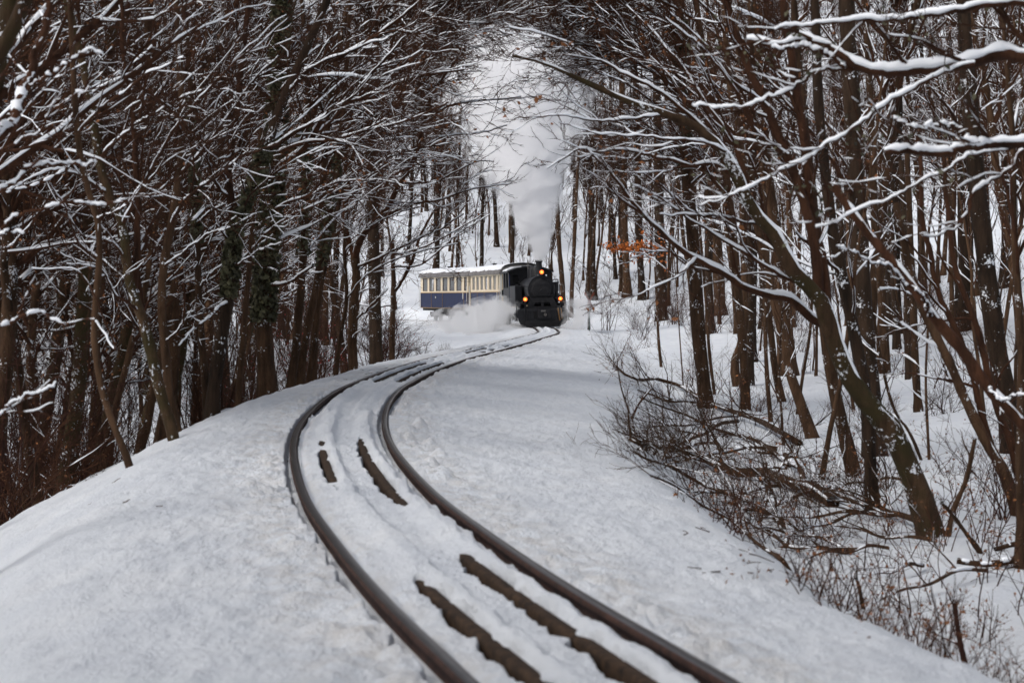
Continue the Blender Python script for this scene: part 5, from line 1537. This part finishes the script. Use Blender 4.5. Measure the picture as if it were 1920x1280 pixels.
# plume: z above the chimney top; centre and radius as functions of z
PL = [(0, 0, .0, .34), (.5, -.05, .05, .6), (1.0, -.10, .10, .80), (2.0, -.30, .3, 1.15), (3.2, -.55, .7, 1.75), (4.6, -.8, 1.3, 2.5), (6.2, -.9, 2.0, 3.2), (8.0, -1.0, 2.8, 3.7), (9.6, -1.0, 3.4, 3.6), (11.0, -1.0, 4.0, 2.4)]
def plume_density(nt):
    co = nt.nodes.new('ShaderNodeTexCoord').outputs['Object']
    sp = nt.nodes.new('ShaderNodeSeparateXYZ'); nt.links.new(co, sp.inputs[0])
    x, y, z = sp.outputs
    def curve(vals, lo, hi):
        fc = nt.nodes.new('ShaderNodeFloatCurve'); c = fc.mapping.curves[0]
        pts = [(z_ / 11.0, (v - lo) / (hi - lo)) for z_, v in vals]
        c.points[0].location = pts[0]; c.points[1].location = pts[-1]
        for p in pts[1:-1]: c.points.new(*p)
        fc.mapping.update()
        nt.links.new(mth(nt, 'DIVIDE', z, 11.0, clamp=True), fc.inputs['Value'])
        return mth(nt, 'MULTIPLY_ADD', fc.outputs[0], hi - lo, lo)
    cx = curve([(p[0], p[1]) for p in PL], -1.2, 0.0)
    cy = curve([(p[0], p[2]) for p in PL], 0, 4.2)
    rr = curve([(p[0], p[3]) for p in PL], 0, 4.0)
    dx = mth(nt, 'DIVIDE', mth(nt, 'SUBTRACT', x, cx), rr)
    dy = mth(nt, 'DIVIDE', mth(nt, 'SUBTRACT', y, cy), rr)
    rho = mth(nt, 'SQRT', mth(nt, 'ADD', mth(nt, 'MULTIPLY', dx, dx), mth(nt, 'MULTIPLY', dy, dy)))
    n1 = noise3(nt, co, 1.0, 7, .62, .5)
    e = mth(nt, 'ADD', mth(nt, 'SUBTRACT', 1.0, rho), mth(nt, 'MULTIPLY', mth(nt, 'SUBTRACT', n1, .5), 2.3))
    d = mth(nt, 'MULTIPLY', mth(nt, 'SUBTRACT', e, .16), 3.2, clamp=True)
    # thins upwards
    return mth(nt, 'MULTIPLY', d, mth(nt, 'MAXIMUM', mth(nt, 'MULTIPLY_ADD', z, -.9, 7.0), 1.7))

def low_density(nt):
    co = nt.nodes.new('ShaderNodeTexCoord').outputs['Object']      # the hull is a unit-like ellipsoid; noise is in metres
    at_ = nt.nodes.new('ShaderNodeTexCoord').outputs['Generated']
    sub = nt.nodes.new('ShaderNodeVectorMath'); sub.operation = 'SUBTRACT'; sub.inputs[1].default_value = (.5, .5, .5)
    nt.links.new(at_, sub.inputs[0])
    ln = nt.nodes.new('ShaderNodeVectorMath'); ln.operation = 'LENGTH'; nt.links.new(sub.outputs[0], ln.inputs[0])
    rho = mth(nt, 'MULTIPLY', ln.outputs['Value'], 2.0)
    n1 = noise3(nt, co, 1.0, 8, .62, .6)
    e = mth(nt, 'ADD', mth(nt, 'SUBTRACT', 1.0, rho), mth(nt, 'MULTIPLY', mth(nt, 'SUBTRACT', n1, .585), 6.2))
    return mth(nt, 'MULTIPLY', mth(nt, 'MULTIPLY', e, .9, clamp=True), 3.4)

def build_steam():
    # chimney mouth in the world
    loc, rz = on_track((1.37, 87.6), (.60, 94.2))
    cx, cy = loc[0] - math.sin(rz) * 1.0, loc[1] + math.cos(rz) * 1.0
    rings = [(p[1], p[2], p[0] + (.0 if i else .0), p[3] * 1.25 + .05, p[3] * 1.25 + .05) for i, p in enumerate(PL)]
    o = link('steam_plume', hull('steam_plume', rings), None, (cx, cy, loc[2] + 2.93))
    o.data.materials.append(steam_mat('steam_plume', plume_density))
    tag(o, 'white steam column rising and spreading above the locomotive chimney', 'steam', kind='stuff')
    m = steam_mat('steam_low', low_density)
    for c, s, lab in (((-1.0, 90.4, .20), (2.0, 4.4, 1.25), 'white steam billowing low along the left side of the locomotive'),
                      ((-1.9, 96.0, -.05), (2.4, 5.4, 1.05), 'thinner steam drifting in front of the carriages'),
                      ((2.85, 87.8, .30), (1.2, 2.0, 1.5), 'small steam cloud low on the right side of the locomotive')):
        b = bmesh.new(); bmesh.ops.create_icosphere(b, subdivisions=3, radius=1)
        for v in b.verts: v.co = Vector((v.co.x * s[0], v.co.y * s[1], v.co.z * s[2]))
        me = bpy.data.meshes.new('steam_cloud'); b.to_mesh(me); b.free(); me.materials.append(m)
        o = link('steam_cloud', me, None, c)
        tag(o, lab, 'steam', kind='stuff')
build_steam()
